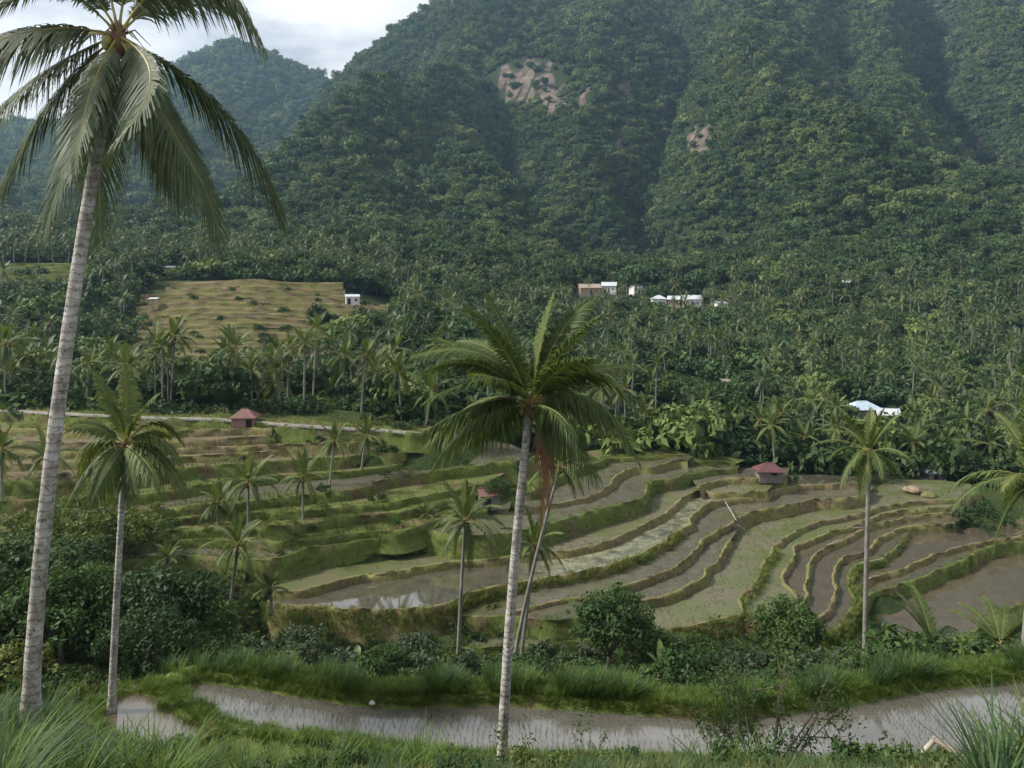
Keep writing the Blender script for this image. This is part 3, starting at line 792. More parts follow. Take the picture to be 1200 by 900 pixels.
for k, t in TER.items():
    if t['floor'] is None: continue
    P, n = t['P'], t['N']
    ring = [p for p in P]
    zs = P[:, 2]
    def lvl(x, y):
        j = np.argmin((P[:, 0] - x) ** 2 + (P[:, 1] - y) ** 2)
        return zs[j]
    for c in t['close']:
        if c[0] == 'n':
            o = TER[c[1]]
            Q = push_out(o['P'], o['N'], 1.3 if 'd' not in t else 2.0)
            if len(c) > 2:
                ends = [np.argmin(((o['P'][:, :2] - Wz(*o['pts'][i], o['z'][i])[:2]) ** 2).sum(1)) for i in c[2:]]
                Q = Q[ends[0]:ends[1] + 1]
            Q = Q[::-4 if 'd' not in t else -2]
            for q in Q: ring.append(np.array([q[0], q[1], lvl(q[0], q[1])]))
        elif c[0] == 'p':
            q = W(c[1], c[2], c[3])
            ring.append(np.array([q[0], q[1], lvl(q[0], q[1])]))
        else:
            q = Wz(c[0], c[1], t['z'][-1] if c[0] > t['pts'][len(t['pts']) // 2][0] else t['z'][0])
            ring.append(np.array([q[0], q[1], lvl(q[0], q[1])]))
    t['ring'] = ring
    fl = obj('rice_terrace', build_floor('rice_terrace', ring, [M[t['floor']]]))
    fl['kind'] = 'structure'
    b = t['drop']
    big = 1.7 if 'd' in t else 1.0
    if t['bank'] == 'bank_wall':
        prof = [(-0.5, 0.0), (-0.4, 0.1), (0.0, 0.12), (0.05, -0.12), (0.1, -0.32), (0.5, -b), (1.0, -b - 1.6)]
    else:
        prof = [(-0.3 * big, -0.02), (-0.18 * big, 0.08), (-0.06, 0.11), (0.03, 0.06), (0.08 + 0.08 * b, -0.35 * b), (0.12 + 0.24 * b, -b), (0.5 + 0.4 * b, -b - 0.9)]
    bk = obj('earth_bank', strip('earth_bank', P, n, prof, [M[t['bank']]], 0.13 if t['bank'] != 'bank_wall' else 0.03, sum(map(ord, k))), fl)
    if k == 'L7':
        obj('retaining_wall', strip('retaining_wall', P, n, [(-0.1, -0.1), (-0.1, 0.13), (0.1, 0.13), (0.14, -0.2)], [M['bank_wall']], 0.03, 3), fl)
    g = t['grass']
    m = int(len(P) * t['step'] * g * (9.0 if 'd' not in t else 2.2))
    if m:
        j = RNG.integers(0, len(P), m)
        u = RNG.random(m) ** 0.8
        off = np.where(RNG.random(m) < 0.25, RNG.uniform(-0.4, 0.0, m), (0.16 + 0.34 * b) * u)
        h = np.where(off > 0, 0.12 - b * u, 0.16)
        pos = P[j].copy()
        pos[:, :2] -= n[j] * off[:, None]
        pos[:, 2] += h - 0.04
        clump = vnoise(j * t['step'] / 3.0, j * 0 + 0.5, 9 + sum(map(ord, k)))
        kp = clump > (0.55 - 0.5 * g)
        kd = 1 if t['bank'] == 'bank_tan' else 0
        for p, c in zip(pos[kp], clump[kp]): TUFT.append((p, RNG.uniform(0.5, 1.0) * (0.8 if kd else 1.15) * big * (0.6 + 0.6 * c), kd))

for nm, a, b_, cnt, drp in (('T1', 0, 110, 700, 1.4), ('C', 0, 70, 400, 1.2), ('H', 0, 60, 500, 1.4)):
    P, n = TER[nm]['P'], TER[nm]['N']
    for _ in range(cnt):
        j = int(RNG.integers(a, min(b_, len(P)))); u = RNG.random()
        p = P[j].copy(); p[:2] -= n[j] * (0.1 + 0.75 * u); p[2] += 0.05 - drp * u
        TUFT.append((p, RNG.uniform(0.8, 1.6), 0 if RNG.random() < 0.7 else 1))
# the long flooded paddy below the camera's bank, its pools and bunds
ZP = -14.2
far_edge = [(216,812),(222,803),(245,801),(300,808),(360,818),(430,828),(500,829.5),(580,827),(650,831),(740,837),(800,842),(840,846),(880,842),(950,832),(1010,824),(1060,814),(1120,806),(1180,801),(1300,792),(1420,784)]
near_edge = [(1420,872),(1300,880),(1200,884),(1100,888),(1000,892),(900,894),(830,891),(760,888),(700,886),(560,884),(470,874),(430,868),(380,861),(300,853),(240,838),(216,822)]
FE = crspline(np.array([Wz(x, y, ZP) for x, y in far_edge]), 0.3)
NE = crspline(np.array([Wz(x, y, ZP) for x, y in near_edge]), 0.3)
pd = obj('rice_paddy', build_floor('rice_paddy', list(FE) + list(NE), [M['f_near']]))
tag(pd, 'long flooded rice paddy with seedling rows below the camera', 'paddy', kind='structure')
def edge_bank(line, name, prof, mat, parent, seed, wob=0.05):
    return obj(name, strip(name, line, left_normal(line), prof, [M[mat]], wob, seed), parent)
# far bund stands on the far side of the water (left of the outline), near bund on the camera's side
edge_bank(FE, 'earth_bank', [(0.12, -0.06), (-0.05, 0.10), (-0.22, 0.30), (-0.6, 0.38), (-1.1, 0.30), (-1.7, -0.4), (-3.2, -2.6), (-5.0, -5.0)], 'bank_green', pd, 301)
edge_bank(NE, 'earth_bank', [(0.15, -0.06), (-0.05, 0.08), (-0.25, 0.2), (-0.6, 0.24), (-0.9, 0.1), (-1.2, -0.3), (-1.6, -1.0)], 'bank_green', pd, 311)
Z2 = -14.75
pool = [(262,856),(300,864),(380,872),(430,880),(470,892),(420,908),(330,900),(270,884)]
PL = crspline(np.array([Wz(x, y, Z2) for x, y in pool + pool[:1]]), 0.25)[:-1]
p2 = obj('rice_paddy', build_floor('rice_paddy', list(PL), [M['f_pond']]))
tag(p2, 'small bluish pool in front of the long paddy at lower left', 'paddy', kind='structure')
edge_bank(PL, 'earth_bank', [(0.1, -0.05), (-0.05, 0.06), (-0.2, 0.12), (-0.5, 0.1), (-0.8, -0.2)], 'bank_green', p2, 321)
Z3 = -14.05
pool = [(134,820),(160,813),(200,824),(226,842),(236,860),(200,872),(150,868),(120,846)]
PL3 = crspline(np.array([Wz(x, y, Z3) for x, y in pool + pool[:1]]), 0.25)[:-1]
p3 = obj('rice_paddy', build_floor('rice_paddy', list(PL3), [M['f_brown']]))
tag(p3, 'small brown pool beside the slender palm trunk at lower left', 'paddy', kind='structure')
edge_bank(PL3, 'earth_bank', [(0.1, -0.05), (-0.05, 0.06), (-0.2, 0.16), (-0.5, 0.15), (-1.0, -0.5)], 'bank_green', p3, 331)
#@@OBJECTS
# ------------------------------------------------------------------ plant builders
def frond_soup(P0, P1, P2, pairs=46, leaf=0.8, droop=0.5, wid=0.045, seg=1, seed=0, rach=0.03, side=None, dead=False, fold=0.25, start=0.14, twist=0.3):
    """one coconut frond: arched rachis with two rows of narrow leaflets that hang from it"""
    r = np.random.default_rng(seed)
    P0, P1, P2 = (np.asarray(p, float) for p in (P0, P1, P2))
    def bez(t):
        t = np.asarray(t)[:, None]
        return (1 - t) ** 2 * P0 + 2 * t * (1 - t) * P1 + t * t * P2
    L = np.linalg.norm(P1 - P0) + np.linalg.norm(P2 - P1)
    h = (P2 - P0)[:2]
    if side is None:
        side = np.array([-h[1], h[0], 0.0]) if np.linalg.norm(h) > 0.05 * L else np.array([0.0, 1.0, 0.0])
    S = nrm(np.asarray(side, float))
    tw = r.uniform(-twist, twist)
    ch = nrm(P2 - P0)
    S = nrm(S * math.cos(tw) + np.cross(ch, S) * math.sin(tw))
    sp = Soup()
    tt = np.linspace(0, 1, 12)
    sp.tube(bez(tt), np.interp(tt, [0, 0.1, 1], [rach * 1.8, rach, rach * 0.2]), 5, 1, cap=False)
    t = np.linspace(start, 0.995, pairs)
    B = bez(t)
    T = nrm(np.gradient(B, axis=0))
    N = nrm(np.cross(np.cross(T, S), T) * 0 + np.cross(T, np.broadcast_to(S, T.shape)))
    N = np.where((N[:, 2:3] < 0), -N, N)
    prof = np.clip(np.interp(t, [start, 0.28, 0.5, 0.75, 0.92, 1.0], [0.55, 0.9, 1.0, 0.85, 0.55, 0.32]), 0, 1)
    for s in (-1, 1):
        ang = np.radians(np.interp(t, [0, 0.5, 1], [28, 42, 68])) + r.normal(0, 0.07, len(t))
        l = leaf * prof * r.uniform(0.85, 1.1, len(t))
        l = np.where(r.random(len(t)) < 0.04, l * 0.45, l)
        D = nrm(S * s * np.cos(ang)[:, None] + T * np.sin(ang)[:, None] + N * fold)
        b = B + T * r.normal(0, 0.01, (len(t), 1))
        dn = np.array([0, 0, -1.0])
        dr = droop * r.uniform(0.7, 1.3, len(t))
        wv = T * (wid * 0.5) * prof[:, None] ** 0.3
        pts = []
        ks = [0, 0.45, 1.0] if seg == 1 else [0, 0.3, 0.65, 1.0]
        for q in ks:
            # the leaflet bends towards the ground along its length
            Dq = D * (q - 0.18 * q * q * dr[:, None]) + dn * (dr * 0.75 * q * q)[:, None]
            pts.append(b + Dq * l[:, None])
        n = len(t)
        V, fs = [], []
        for i, q in enumerate(pts[:-1]):
            w = wv * (0.75 if i == 0 else (1.0 if i == 1 else 0.75))
            V += [q - w, q + w]
        V.append(pts[-1])
        V = np.stack(V, 1)             # n, verts per leaflet, 3
        k = V.shape[1]
        base = np.arange(n)[:, None] * k
        for i in range(len(pts) - 2):
            fs.append(base + np.array([[2 * i, 2 * i + 1, 2 * i + 3, 2 * i + 2]]))
        fs2 = base + np.array([[k - 3, k - 2, k - 1]])
        sp.add(V.reshape(-1, 3), fs + [fs2], 0)
    return sp

LEAF_CLASSES = [  # (control out, control up, tip out, tip up, droop) for a frond of length 1, from the youngest upright to the oldest hanging
    (0.10, 0.55, 0.28, 0.95, 0.15), (0.26, 0.55, 0.62, 0.78, 0.3), (0.42, 0.48, 0.88, 0.45, 0.45), (0.52, 0.36, 0.98, 0.10, 0.6),
    (0.55, 0.20, 0.92, -0.26, 0.75), (0.46, 0.02, 0.74, -0.58, 0.8), (0.30, -0.12, 0.42, -0.84, 0.7)]
def class_frond(c, L, pairs, leaf, wid, seed, seg=1, rach=0.03):
    a, b, e, f, dr = LEAF_CLASSES[c]
    r = np.random.default_rng(seed)
    y = r.uniform(-0.1, 0.1)
    return frond_soup((0, 0, 0), (a * L, 0, b * L), (e * L, y * L, f * L), pairs, leaf, dr, wid, seg, seed, rach, side=(0, 1, 0))
def crown_plan(n, seed, lo=0, hi=6):
    r = np.random.default_rng(seed)
    out = []
    for i in range(n):
        u = i / (n - 1.0)
        c = int(round(lo + (hi - lo) * u ** 0.9))
        out.append((c, i * 2.39996 + r.uniform(-0.3, 0.3), r.uniform(0.85, 1.1)))
    return out
FROND_ME = {}
for c in range(7):
    for v in range(2):
        FROND_ME[c, v] = class_frond(c, 3.6, 46, 0.80, 0.115, 100 + c * 7 + v, rach=0.028).mesh('frond', [M['palm'], M['rachis']])
def crown_mesh(seed, n, L, pairs, leaf, wid, mat, hi=6):
    sp = Soup()
    for c, az, s in crown_plan(n, seed, 0, hi):
        q = class_frond(c, L * s, pairs, leaf, wid, seed * 31 + int(az * 10), rach=0.02)
        k, z = math.cos(az), math.sin(az)
        V = np.concatenate(q.V)
        V = np.stack([V[:, 0] * k - V[:, 1] * z, V[:, 0] * z + V[:, 1] * k, V[:, 2]], 1)
        for f, m in zip(q.Fs, q.Ms):
            sp.Fs.append(f + sp.n); sp.Ms.append(m)
        sp.V.append(V); sp.n += len(V)
    return sp
def trunk_soup(top, r0, r1, n=10, seg=26, bend=0.12, seed=0, flare=1.45):
    """trunk from the origin to `top`, swelling at the foot, with a slight sweep"""
    top = np.asarray(top, float)
    r = np.random.default_rng(seed)
    t = np.linspace(0, 1, seg)
    side = np.array([top[0], top[1], 0.0])
    P = t[:, None] * np.array([0, 0, top[2]]) + (t[:, None] ** (1.0 + bend * 4)) * side
    P[:, :2] += (np.sin(t * np.pi)[:, None]) * r.normal(0, bend * 0.6, 2)
    R = np.interp(t, [0, 0.05, 0.15, 1], [r0 * flare, r0 * 1.12, r0, r1]) * (1 + 0.02 * np.sin(t * 90))
    P[0, 2] -= 0.3
    sp = Soup()
    sp.tube(P, R, n, 0)
    return sp

def leafy_crown(seed, R, H, clumps, per, leaf, spread=0.28, bottom=0.25, ragged=0.25, up=0.35, flat=0.6):
    """crown of leaf sprays: clump centres through an uneven ellipsoid, leaves facing out of each clump; returns vertices and quads"""
    r = np.random.default_rng(seed)
    d = nrm(r.normal(size=(clumps, 3)))
    d[:, 2] = np.where(d[:, 2] < -bottom, -d[:, 2] * 0.7, d[:, 2])
    rad = (r.uniform(0.35, 1.0, clumps) ** 0.45) * (1 + ragged * (vnoise(d[:, 0] * 2 + 5, d[:, 1] * 2 + d[:, 2] * 3, seed) * 2 - 1))
    C = d * rad[:, None] * np.array([R, R, H * 0.5]) + np.array([0, 0, H * 0.5])
    cs = spread * R * r.uniform(0.6, 1.25, clumps)
    ld = nrm(r.normal(size=(clumps, per, 3)) + np.array([0, 0, up]))
    lr = r.uniform(0.4, 1.0, (clumps, per)) ** 0.5
    pos = C[:, None] + ld * (lr * cs[:, None])[..., None] * np.array([1, 1, 0.75])
    nr_ = nrm(ld + np.array([0, 0, up]) + r.normal(0, flat, ld.shape))
    tv = nrm(np.cross(nr_, r.normal(size=nr_.shape)) + np.array([0, 0, -0.25]))
    bv = np.cross(nr_, tv)
    sz = leaf * r.uniform(0.6, 1.25, (clumps, per))[..., None]
    a, b = tv * sz, bv * sz * 0.45
    V = np.stack([pos - a, pos + b - a * 0.1, pos + a, pos - b - a * 0.1], 2).reshape(-1, 3)
    q = np.arange(len(V)).reshape(-1, 4)
    return V, q, C
def limbs(C, base_h, r0, seed, n=7, top=None):
    """tapered trunk with limbs running up into the clumps"""
    r = np.random.default_rng(seed)
    sp = Soup()
    zt = C[:, 2].mean()
    fork = np.array([r.normal(0, 0.08) * base_h, r.normal(0, 0.08) * base_h, base_h])
    pts = np.array([[0, 0, -0.4], [0, 0, 0], fork * 0.5 + r.normal(0, 0.03, 3) * base_h, fork])
    sp.tube(pts, [r0 * 1.4, r0 * 1.15, r0, r0 * 0.85], 7)
    sel = r.choice(len(C), min(n, len(C)), replace=False)
    for c in C[sel]:
        m = (fork + c) * 0.5 + np.array([0, 0, -0.08]) * np.linalg.norm(c - fork) + r.normal(0, 0.06, 3) * np.linalg.norm(c - fork)
        sp.tube(np.array([fork - [0, 0, 0.05], m, c]), [r0 * 0.6, r0 * 0.4, r0 * 0.12], 5)
    return sp
class TreeKind:
    def __init__(s, seed, R, H, trunk_h, clumps, per, leaf, mat, r0=0.16, core=False, **kw):
        V, q, C = leafy_crown(seed, R, H, clumps, per, leaf, **kw)
        up = np.array([0, 0, trunk_h])
        if core:
            cs = Soup(); cs.ball((0, 0, 0), (1, 1, 1), 0, 11, 8)
            cv = np.concatenate(cs.V)
            cv *= (0.86 + 0.34 * fbm(cv[:, 0] * 2.3 + seed, cv[:, 1] * 2.3 + cv[:, 2] * 1.9, 3, seed))[:, None]
            cv = cv * np.array([R * 0.74, R * 0.74, H * 0.40]) + np.array([0, 0, H * 0.45])
            ct = [f + len(V) for f in cs.Fs]
            V = np.concatenate([V, cv])
        fcs = [q] + (ct if core else [])
        s.crown = mesh_np('crown', V + up, fcs, [M[mat]], [0] * len(fcs), True)
        s.trunk_s = limbs(C + up, trunk_h + H * 0.18, r0, seed)
        s.trunk = s.trunk_s.mesh('trunk', [M['bark']], True)
        s.V, s.q, s.mat, s.R, s.H = V + up, fcs, mat, R, H + trunk_h
    def proto(s, name):
        sp = Soup()
        sp.add(s.V, s.q, 0)
        for f in s.trunk_s.Fs: sp.Fs.append(f + sp.n); sp.Ms.append(1)
        sp.V.append(np.concatenate(s.trunk_s.V)); sp.n += len(sp.V[-1])
        return bpy.data.objects.new(name, sp.mesh(name, [M[s.mat], M['bark']], True))
    def place(s, name, loc, rz, sc, label, cat='tree', group=None):
        e = tag(empty(name, loc, rz, sc), label, cat, group)
        obj('trunk', s.trunk, e)
        obj('crown', s.crown, e)
        return e

def scatter(name, pts, rz, scl, ids, protos, label, cat, tilt=None):
    """one mass of plants: a cloud of points, each carrying a copy of one of the plant meshes"""
    n = len(pts)
    me = bpy.data.meshes.new(name)
    me.vertices.add(n)
    me.vertices.foreach_set('co', np.asarray(pts, np.float32).ravel())
    rot = np.zeros((n, 3), np.float32)
    rot[:, 2] = rz
    if tilt is not None: rot[:, :2] = tilt
    sc = np.asarray(scl, np.float32)
    if sc.ndim == 1: sc = np.repeat(sc[:, None], 3, 1)
    for k, ty, v in (('rot', 'FLOAT_VECTOR', rot), ('scl', 'FLOAT_VECTOR', sc)):
        me.attributes.new(k, ty, 'POINT').data.foreach_set('vector', v.ravel())
    me.attributes.new('ids', 'INT', 'POINT').data.foreach_set('value', np.asarray(ids, np.int32))
    o = obj(name, me)
    ng = bpy.data.node_groups.new(name, 'GeometryNodeTree')
    ng.interface.new_socket('Geometry', in_out='INPUT', socket_type='NodeSocketGeometry')
    ng.interface.new_socket('Geometry', in_out='OUTPUT', socket_type='NodeSocketGeometry')
    N, Lk = ng.nodes, ng.links
    gi, go = N.new('NodeGroupInput'), N.new('NodeGroupOutput')
    iop = N.new('GeometryNodeInstanceOnPoints')
    jn = N.new('GeometryNodeJoinGeometry')
    for p in protos:
        oi = N.new('GeometryNodeObjectInfo')
        oi.inputs['Object'].default_value = p
        oi.inputs['As Instance'].default_value = True
        Lk.new(oi.outputs['Geometry'], jn.inputs['Geometry'])
    def na(k, ty):
        a = N.new('GeometryNodeInputNamedAttribute')
        a.data_type = ty
        a.inputs['Name'].default_value = k
        return a.outputs['Attribute']
    Lk.new(gi.outputs[0], iop.inputs['Points'])
    Lk.new(jn.outputs['Geometry'], iop.inputs['Instance'])
    iop.inputs['Pick Instance'].default_value = True
    Lk.new(na('ids', 'INT'), iop.inputs['Instance Index'])
    Lk.new(na('rot', 'FLOAT_VECTOR'), iop.inputs['Rotation'])
    Lk.new(na('scl', 'FLOAT_VECTOR'), iop.inputs['Scale'])
    Lk.new(iop.outputs['Instances'], go.inputs[0])
    o.modifiers.new('scatter', 'NODES').node_group = ng
    return tag(o, label, cat, kind='stuff')

# ------------------------------------------------------------------ huts and houses
def wall_mat(name, c): return flat_mat(name, tuple(x * 0.72 for x in c), c, 4.0, 0.85, 0.3, 0.02)
def roof_mat(name, c): return flat_mat(name, tuple(x * 0.65 for x in c), tuple(min(1, x * 1.15) for x in c), 3.0, 0.6, 0.2, 0.02)
M['roof_red'] = roof_mat('roof_red', (0.10, 0.042, 0.042))
M['roof_pink'] = roof_mat('roof_faded_red', (0.15, 0.075, 0.07))
M['roof_white'] = roof_mat('roof_zinc', (0.46, 0.48, 0.52))
M['roof_blue'] = roof_mat('roof_pale_blue', (0.38, 0.46, 0.56))
M['roof_tan'] = roof_mat('roof_tan', (0.30, 0.25, 0.20))
M['roof_grey'] = roof_mat('roof_grey', (0.26, 0.28, 0.31))
M['wall_pink'] = wall_mat('wall_pink', (0.27, 0.155, 0.13))
M['wall_grey'] = wall_mat('wall_grey', (0.17, 0.155, 0.14))
M['wall_white'] = wall_mat('wall_white', (0.62, 0.62, 0.60))
M['wall_tan'] = wall_mat('wall_tan', (0.40, 0.28, 0.18))
M['dark'] = flat_mat('dark_opening', (0.012, 0.011, 0.010), (0.025, 0.022, 0.02), 4.0, 0.9)
M['wood'] = flat_mat('weathered_wood', (0.10, 0.08, 0.06), (0.24, 0.20, 0.16), 5.0, 0.8, stretch=(1, 1, 6))
M['pipe'] = flat_mat('pipe', (0.20, 0.19, 0.15), (0.34, 0.32, 0.26), 4.0, 0.6)
M['cloth_white'] = flat_mat('white_sheet', (0.55, 0.56, 0.58), (0.75, 0.76, 0.78), 3.0, 0.7)

def house(name, label, base, w, dp, h, roof, rh, wmat, rmat, rz=0.0, over=0.35, door=None, windows=(), posts=False, cat='hut'):
    """walls with openings under an overhanging hip, gable or lean-to roof; door/windows are (x, width, height, sill) on the front"""
    e = tag(empty(name, base, rz), label, cat)
    sp = Soup()
    th = 0.12
    if posts:
        for x in (-1, 1):
            for y in (-1, 1):
                q = Soup(); q.box((x * (w / 2 - 0.1), y * (dp / 2 - 0.1), h / 2 - 0.25), (0.12, 0.12, h + 0.5)); obj('post', q.mesh('post', [M[wmat]]), e)
        sp.box((0, 0, h * 0.45), (w, dp, 0.1)); obj('platform', sp.mesh('platform', [M['wood']]), e)
    else:
        # front wall pieces round the openings, then the other three walls
        ops = sorted(([door] if door else []) + list(windows), key=lambda o: o[0])
        x = -w / 2
        for ox, ow, oh, sill in ops:
            a = ox - ow / 2
            sp.box(((x + a) / 2, -dp / 2, h / 2 - 0.25), (a - x, th, h + 0.5))
            top = sill + oh
            if h - top > 0.02: sp.box((ox, -dp / 2, (h + top) / 2), (ow, th, h - top))
            lo = sill + 0.5
            sp.box((ox, -dp / 2, sill / 2 - 0.25), (ow, th, lo)) if sill > 0 else None
            x = ox + ow / 2
        sp.box(((x + w / 2) / 2, -dp / 2, h / 2 - 0.25), (w / 2 - x, th, h + 0.5))
        sp.box((0, dp / 2, h / 2 - 0.25), (w, th, h + 0.5))
        for s in (-1, 1): sp.box((s * (w / 2 - th / 2), 0, h / 2 - 0.25), (th, dp - th * 1.02, h + 0.496))
        obj('wall', sp.mesh('wall', [M[wmat]]), e)
        if door:
            q = Soup(); q.box((door[0], -dp / 2 + 0.09, door[2] / 2), (door[1] * 0.98, 0.04, door[2])); obj('door', q.mesh('door', [M['dark']]), e)
        for ox, ow, oh, sill in windows:
            q = Soup(); q.box((ox, -dp / 2 + 0.09, sill + oh / 2), (ow * 0.98, 0.04, oh)); wi = obj('window', q.mesh('window', [M['dark']]), e)
            q = Soup()
            q.box((ox, -dp / 2 - 0.07, sill - 0.03), (ow + 0.16, 0.1, 0.06)); obj('sill', q.mesh('sill', [M['wood']]), wi)
    X, Y = w / 2 + over, dp / 2 + over
    t = 0.09
    if roof == 'hip':
        k = max(0.05, X - Y * 0.9)
        top = [(-k, 0, h + rh), (k, 0, h + rh)]
        V = [(-X, -Y, h - 0.05), (X, -Y, h - 0.05), (X, Y, h - 0.05), (-X, Y, h - 0.05)] + top
        fq, ft = [[0, 1, 5, 4], [2, 3, 4, 5]], [[1, 2, 5], [3, 0, 4]]
    elif roof == 'gable':
        V = [(-X, -Y, h - 0.05), (X, -Y, h - 0.05), (X, Y, h - 0.05), (-X, Y, h - 0.05), (-X, 0, h + rh), (X, 0, h + rh)]
        fq, ft = [[0, 1, 5, 4], [2, 3, 4, 5]], []
    else:
        V = [(-X, -Y, h - 0.02), (X, -Y, h - 0.02), (X, Y, h + rh), (-X, Y, h + rh)]
        fq, ft = [[0, 1, 2, 3]], []
    V = np.array(V, float)
    sp = Soup()
    sp.add(V + [0, 0, t], [fq, ft])
    sp.add(V, [[f[::-1] for f in fq], [f[::-1] for f in ft]])
    rim = [(0, 1), (1, 2), (2, 3), (3, 0)] if roof != 'gable' else [(0, 1), (1, 5), (5, 2), (2, 3), (3, 4), (4, 0)]
    for a, b in rim: sp.add([V[a], V[b], V[b] + [0, 0, t], V[a] + [0, 0, t]], [[[0, 1, 2, 3]]])
    rf = obj('roof', sp.mesh('roof', [M[rmat]]), e)
    if roof == 'gable' and not posts:
        for s in (-1, 1):
            q = Soup()
            q.add([(s * (w / 2 - 0.02), -dp / 2, h), (s * (w / 2 - 0.02), dp / 2, h), (s * (w / 2 - 0.02), 0, h + rh * dp / 2 / Y)], [[[0, 1, 2]]])
            obj('gable_wall', q.mesh('gable_wall', [M[wmat]]), e)
    if roof in ('hip', 'gable'):
        q = Soup()
        q.tube(np.array([V[4], V[5]]) + [0, 0, t + 0.02], 0.07, 6)
        obj('ridge_cap', q.mesh('ridge_cap', [M[rmat]]), rf)
    return e
def ground_at(px, d): return np.array([(px - 600) / F * d, d, float(hz(px, d))])

def on_row(px, py, d0):
    dd = np.linspace(d0, d0 * 1.6, 240)
    rows = HZ - (hz(px + 0 * dd, dd) - CZ) / dd * F
    d = dd[np.argmax(rows < py)] if (rows < py).any() else d0 * 1.1
    HOUSE_AT.append(((px - 600) / F * d, d, 5.0))
    return ground_at(px, d) + np.array([0, 0, 1.6 if d < 235 else 0.4])
HOUSE_AT = []
house('red_roofed_hut', 'pink walled hut with red hip roof beside the upper terrace wall', Wz(287, 500, -15.2), 2.5, 2.1, 1.15, 'hip', 0.85, 'wall_pink', 'roof_pink', 0.1, 0.3, (0.68, 0.7, 1.0, 0.0), ())
house('field_hut', 'dark field hut with maroon hip roof behind the right hand terraces', Wz(901, 559, -22.75), 2.9, 2.2, 0.9, 'hip', 0.85, 'wall_grey', 'roof_red', -0.06, 0.4, None, ((0.4, 0.7, 0.45, 0.45),))
house('field_shelter', 'small open shelter with reddish roof among the bushes in mid terraces', Wz(573, 590, -21.0), 1.9, 1.6, 1.0, 'gable', 0.55, 'wall_grey', 'roof_pink', 0.25, 0.3, (-0.3, 0.7, 0.8, 0.0), ())
house('white_house', 'white lean-to house with blue-grey roof at the right end of the upper fields', on_row(413, 363, 200), 3.6, 2.6, 1.9, 'shed', 0.55, 'wall_white', 'roof_blue', 0.25, 0.2, (-0.95, 0.9, 1.5, 0.0), ((0.9, 0.6, 0.6, 0.8),))
house('stilt_shelter', 'tiny raised shelter with white roof on the upper fields', on_row(180, 368, 190), 1.9, 1.6, 2.3, 'shed', 0.3, 'wall_white', 'roof_white', 0.1, 0.25, posts=True, cat='shelter')
house('long_house', 'long brick-coloured house with bright roof sheet above the upper fields', on_row(197, 322, 240), 9.0, 4.0, 1.9, 'shed', 0.6, 'wall_tan', 'roof_grey', 0.05, 0.3, (-0.4, 1.6, 1.6, 0.0), ((2.6, 1.0, 0.9, 0.7),), cat='house')
house('blue_roofed_house', 'narrow white house with pale blue roof left of the long house', on_row(146, 319, 235), 2.2, 2.2, 2.4, 'shed', 0.6, 'wall_white', 'roof_blue', -0.2, 0.3, None, ((0, 0.6, 0.7, 1.0),), cat='house')
HS = [  # name label px py d w dp h roof rh wall roofmat rz
    ('grove_house', 'low house with pale brown roof at the left of the hamlet in the grove', 690, 340, 300, 9, 6, 2.6, 'gable', 1.6, 'wall_tan', 'roof_tan', 0.2),
    ('grove_house', 'white roofed house beside the brown roofed one in the hillside hamlet', 714, 338, 306, 6, 5, 2.8, 'gable', 1.5, 'wall_white', 'roof_white', -0.2),
    ('grove_house', 'small white roofed house second from left among white roofs in the hamlet', 746, 340, 300, 5, 4, 2.4, 'gable', 1.2, 'wall_white', 'roof_white', 0.4),
    ('grove_house', 'white roofed house half hidden by palms in the middle of the hamlet', 772, 354, 285, 5, 4.5, 2.8, 'hip', 1.4, 'wall_white', 'roof_white', 0.1),
    ('grove_house', 'pinkish walled white roofed house right of the hamlet middle', 790, 354, 284, 4.5, 4, 2.6, 'gable', 1.3, 'wall_pink', 'roof_white', -0.3),
    ('grove_house', 'widest white roofed house at the right of the hillside hamlet', 810, 354, 282, 7, 5, 2.8, 'gable', 1.5, 'wall_white', 'roof_white', 0.0),
    ('grove_house', 'last small grey roofed house at the right end of the hamlet', 845, 358, 280, 4, 3.5, 2.4, 'shed', 0.7, 'wall_white', 'roof_grey', 0.2),
    ('hillside_house', 'lone house with white roof and red wall high on the right slope', 987, 335, 330, 6, 4.5, 3.0, 'shed', 1.2, 'wall_pink', 'roof_white', -0.5),
    ('farm_house', 'large white roofed farmhouse behind the tall right hand palm', 1010, 494, 152, 6.4, 4.6, 2.8, 'hip', 1.5, 'wall_grey', 'roof_blue', 0.15),
    ('farm_house', 'smaller white roofed building right of the large farmhouse', 1040, 499, 150, 4.0, 3.6, 2.4, 'gable', 1.1, 'wall_tan', 'roof_white', -0.25),
    ('grove_shed', 'tiny white roofed shed at the edge of the grove meadow', 873, 499, 150, 2.0, 1.8, 1.4, 'shed', 0.5, 'wall_grey', 'roof_white', 0.3),
    ('grove_shed', 'dull brown hut in the dark trees above the grove meadow', 853, 449, 195, 2.4, 2.2, 1.4, 'shed', 0.4, 'wall_grey', 'roof_tan', 0.3),
    ('grey_roofed_shed', 'grey roofed shed behind the soil mound at the right field edge', 1092, 557, 126, 2.2, 2.0, 1.0, 'hip', 0.8, 'wall_grey', 'roof_grey', 0.1),
    ('small_shed', 'tiny white roofed shed under the palms above the red roofed hut', 337, 449, 150, 1.8, 1.6, 1.5, 'shed', 0.3, 'wall_grey', 'roof_white', 0.0),
    ('dome_shed', 'little pinkish shed behind the mid terrace at the grove edge', 538, 508, 122, 1.4, 1.3, 0.9, 'hip', 0.6, 'wall_white', 'roof_pink', 0.2)]
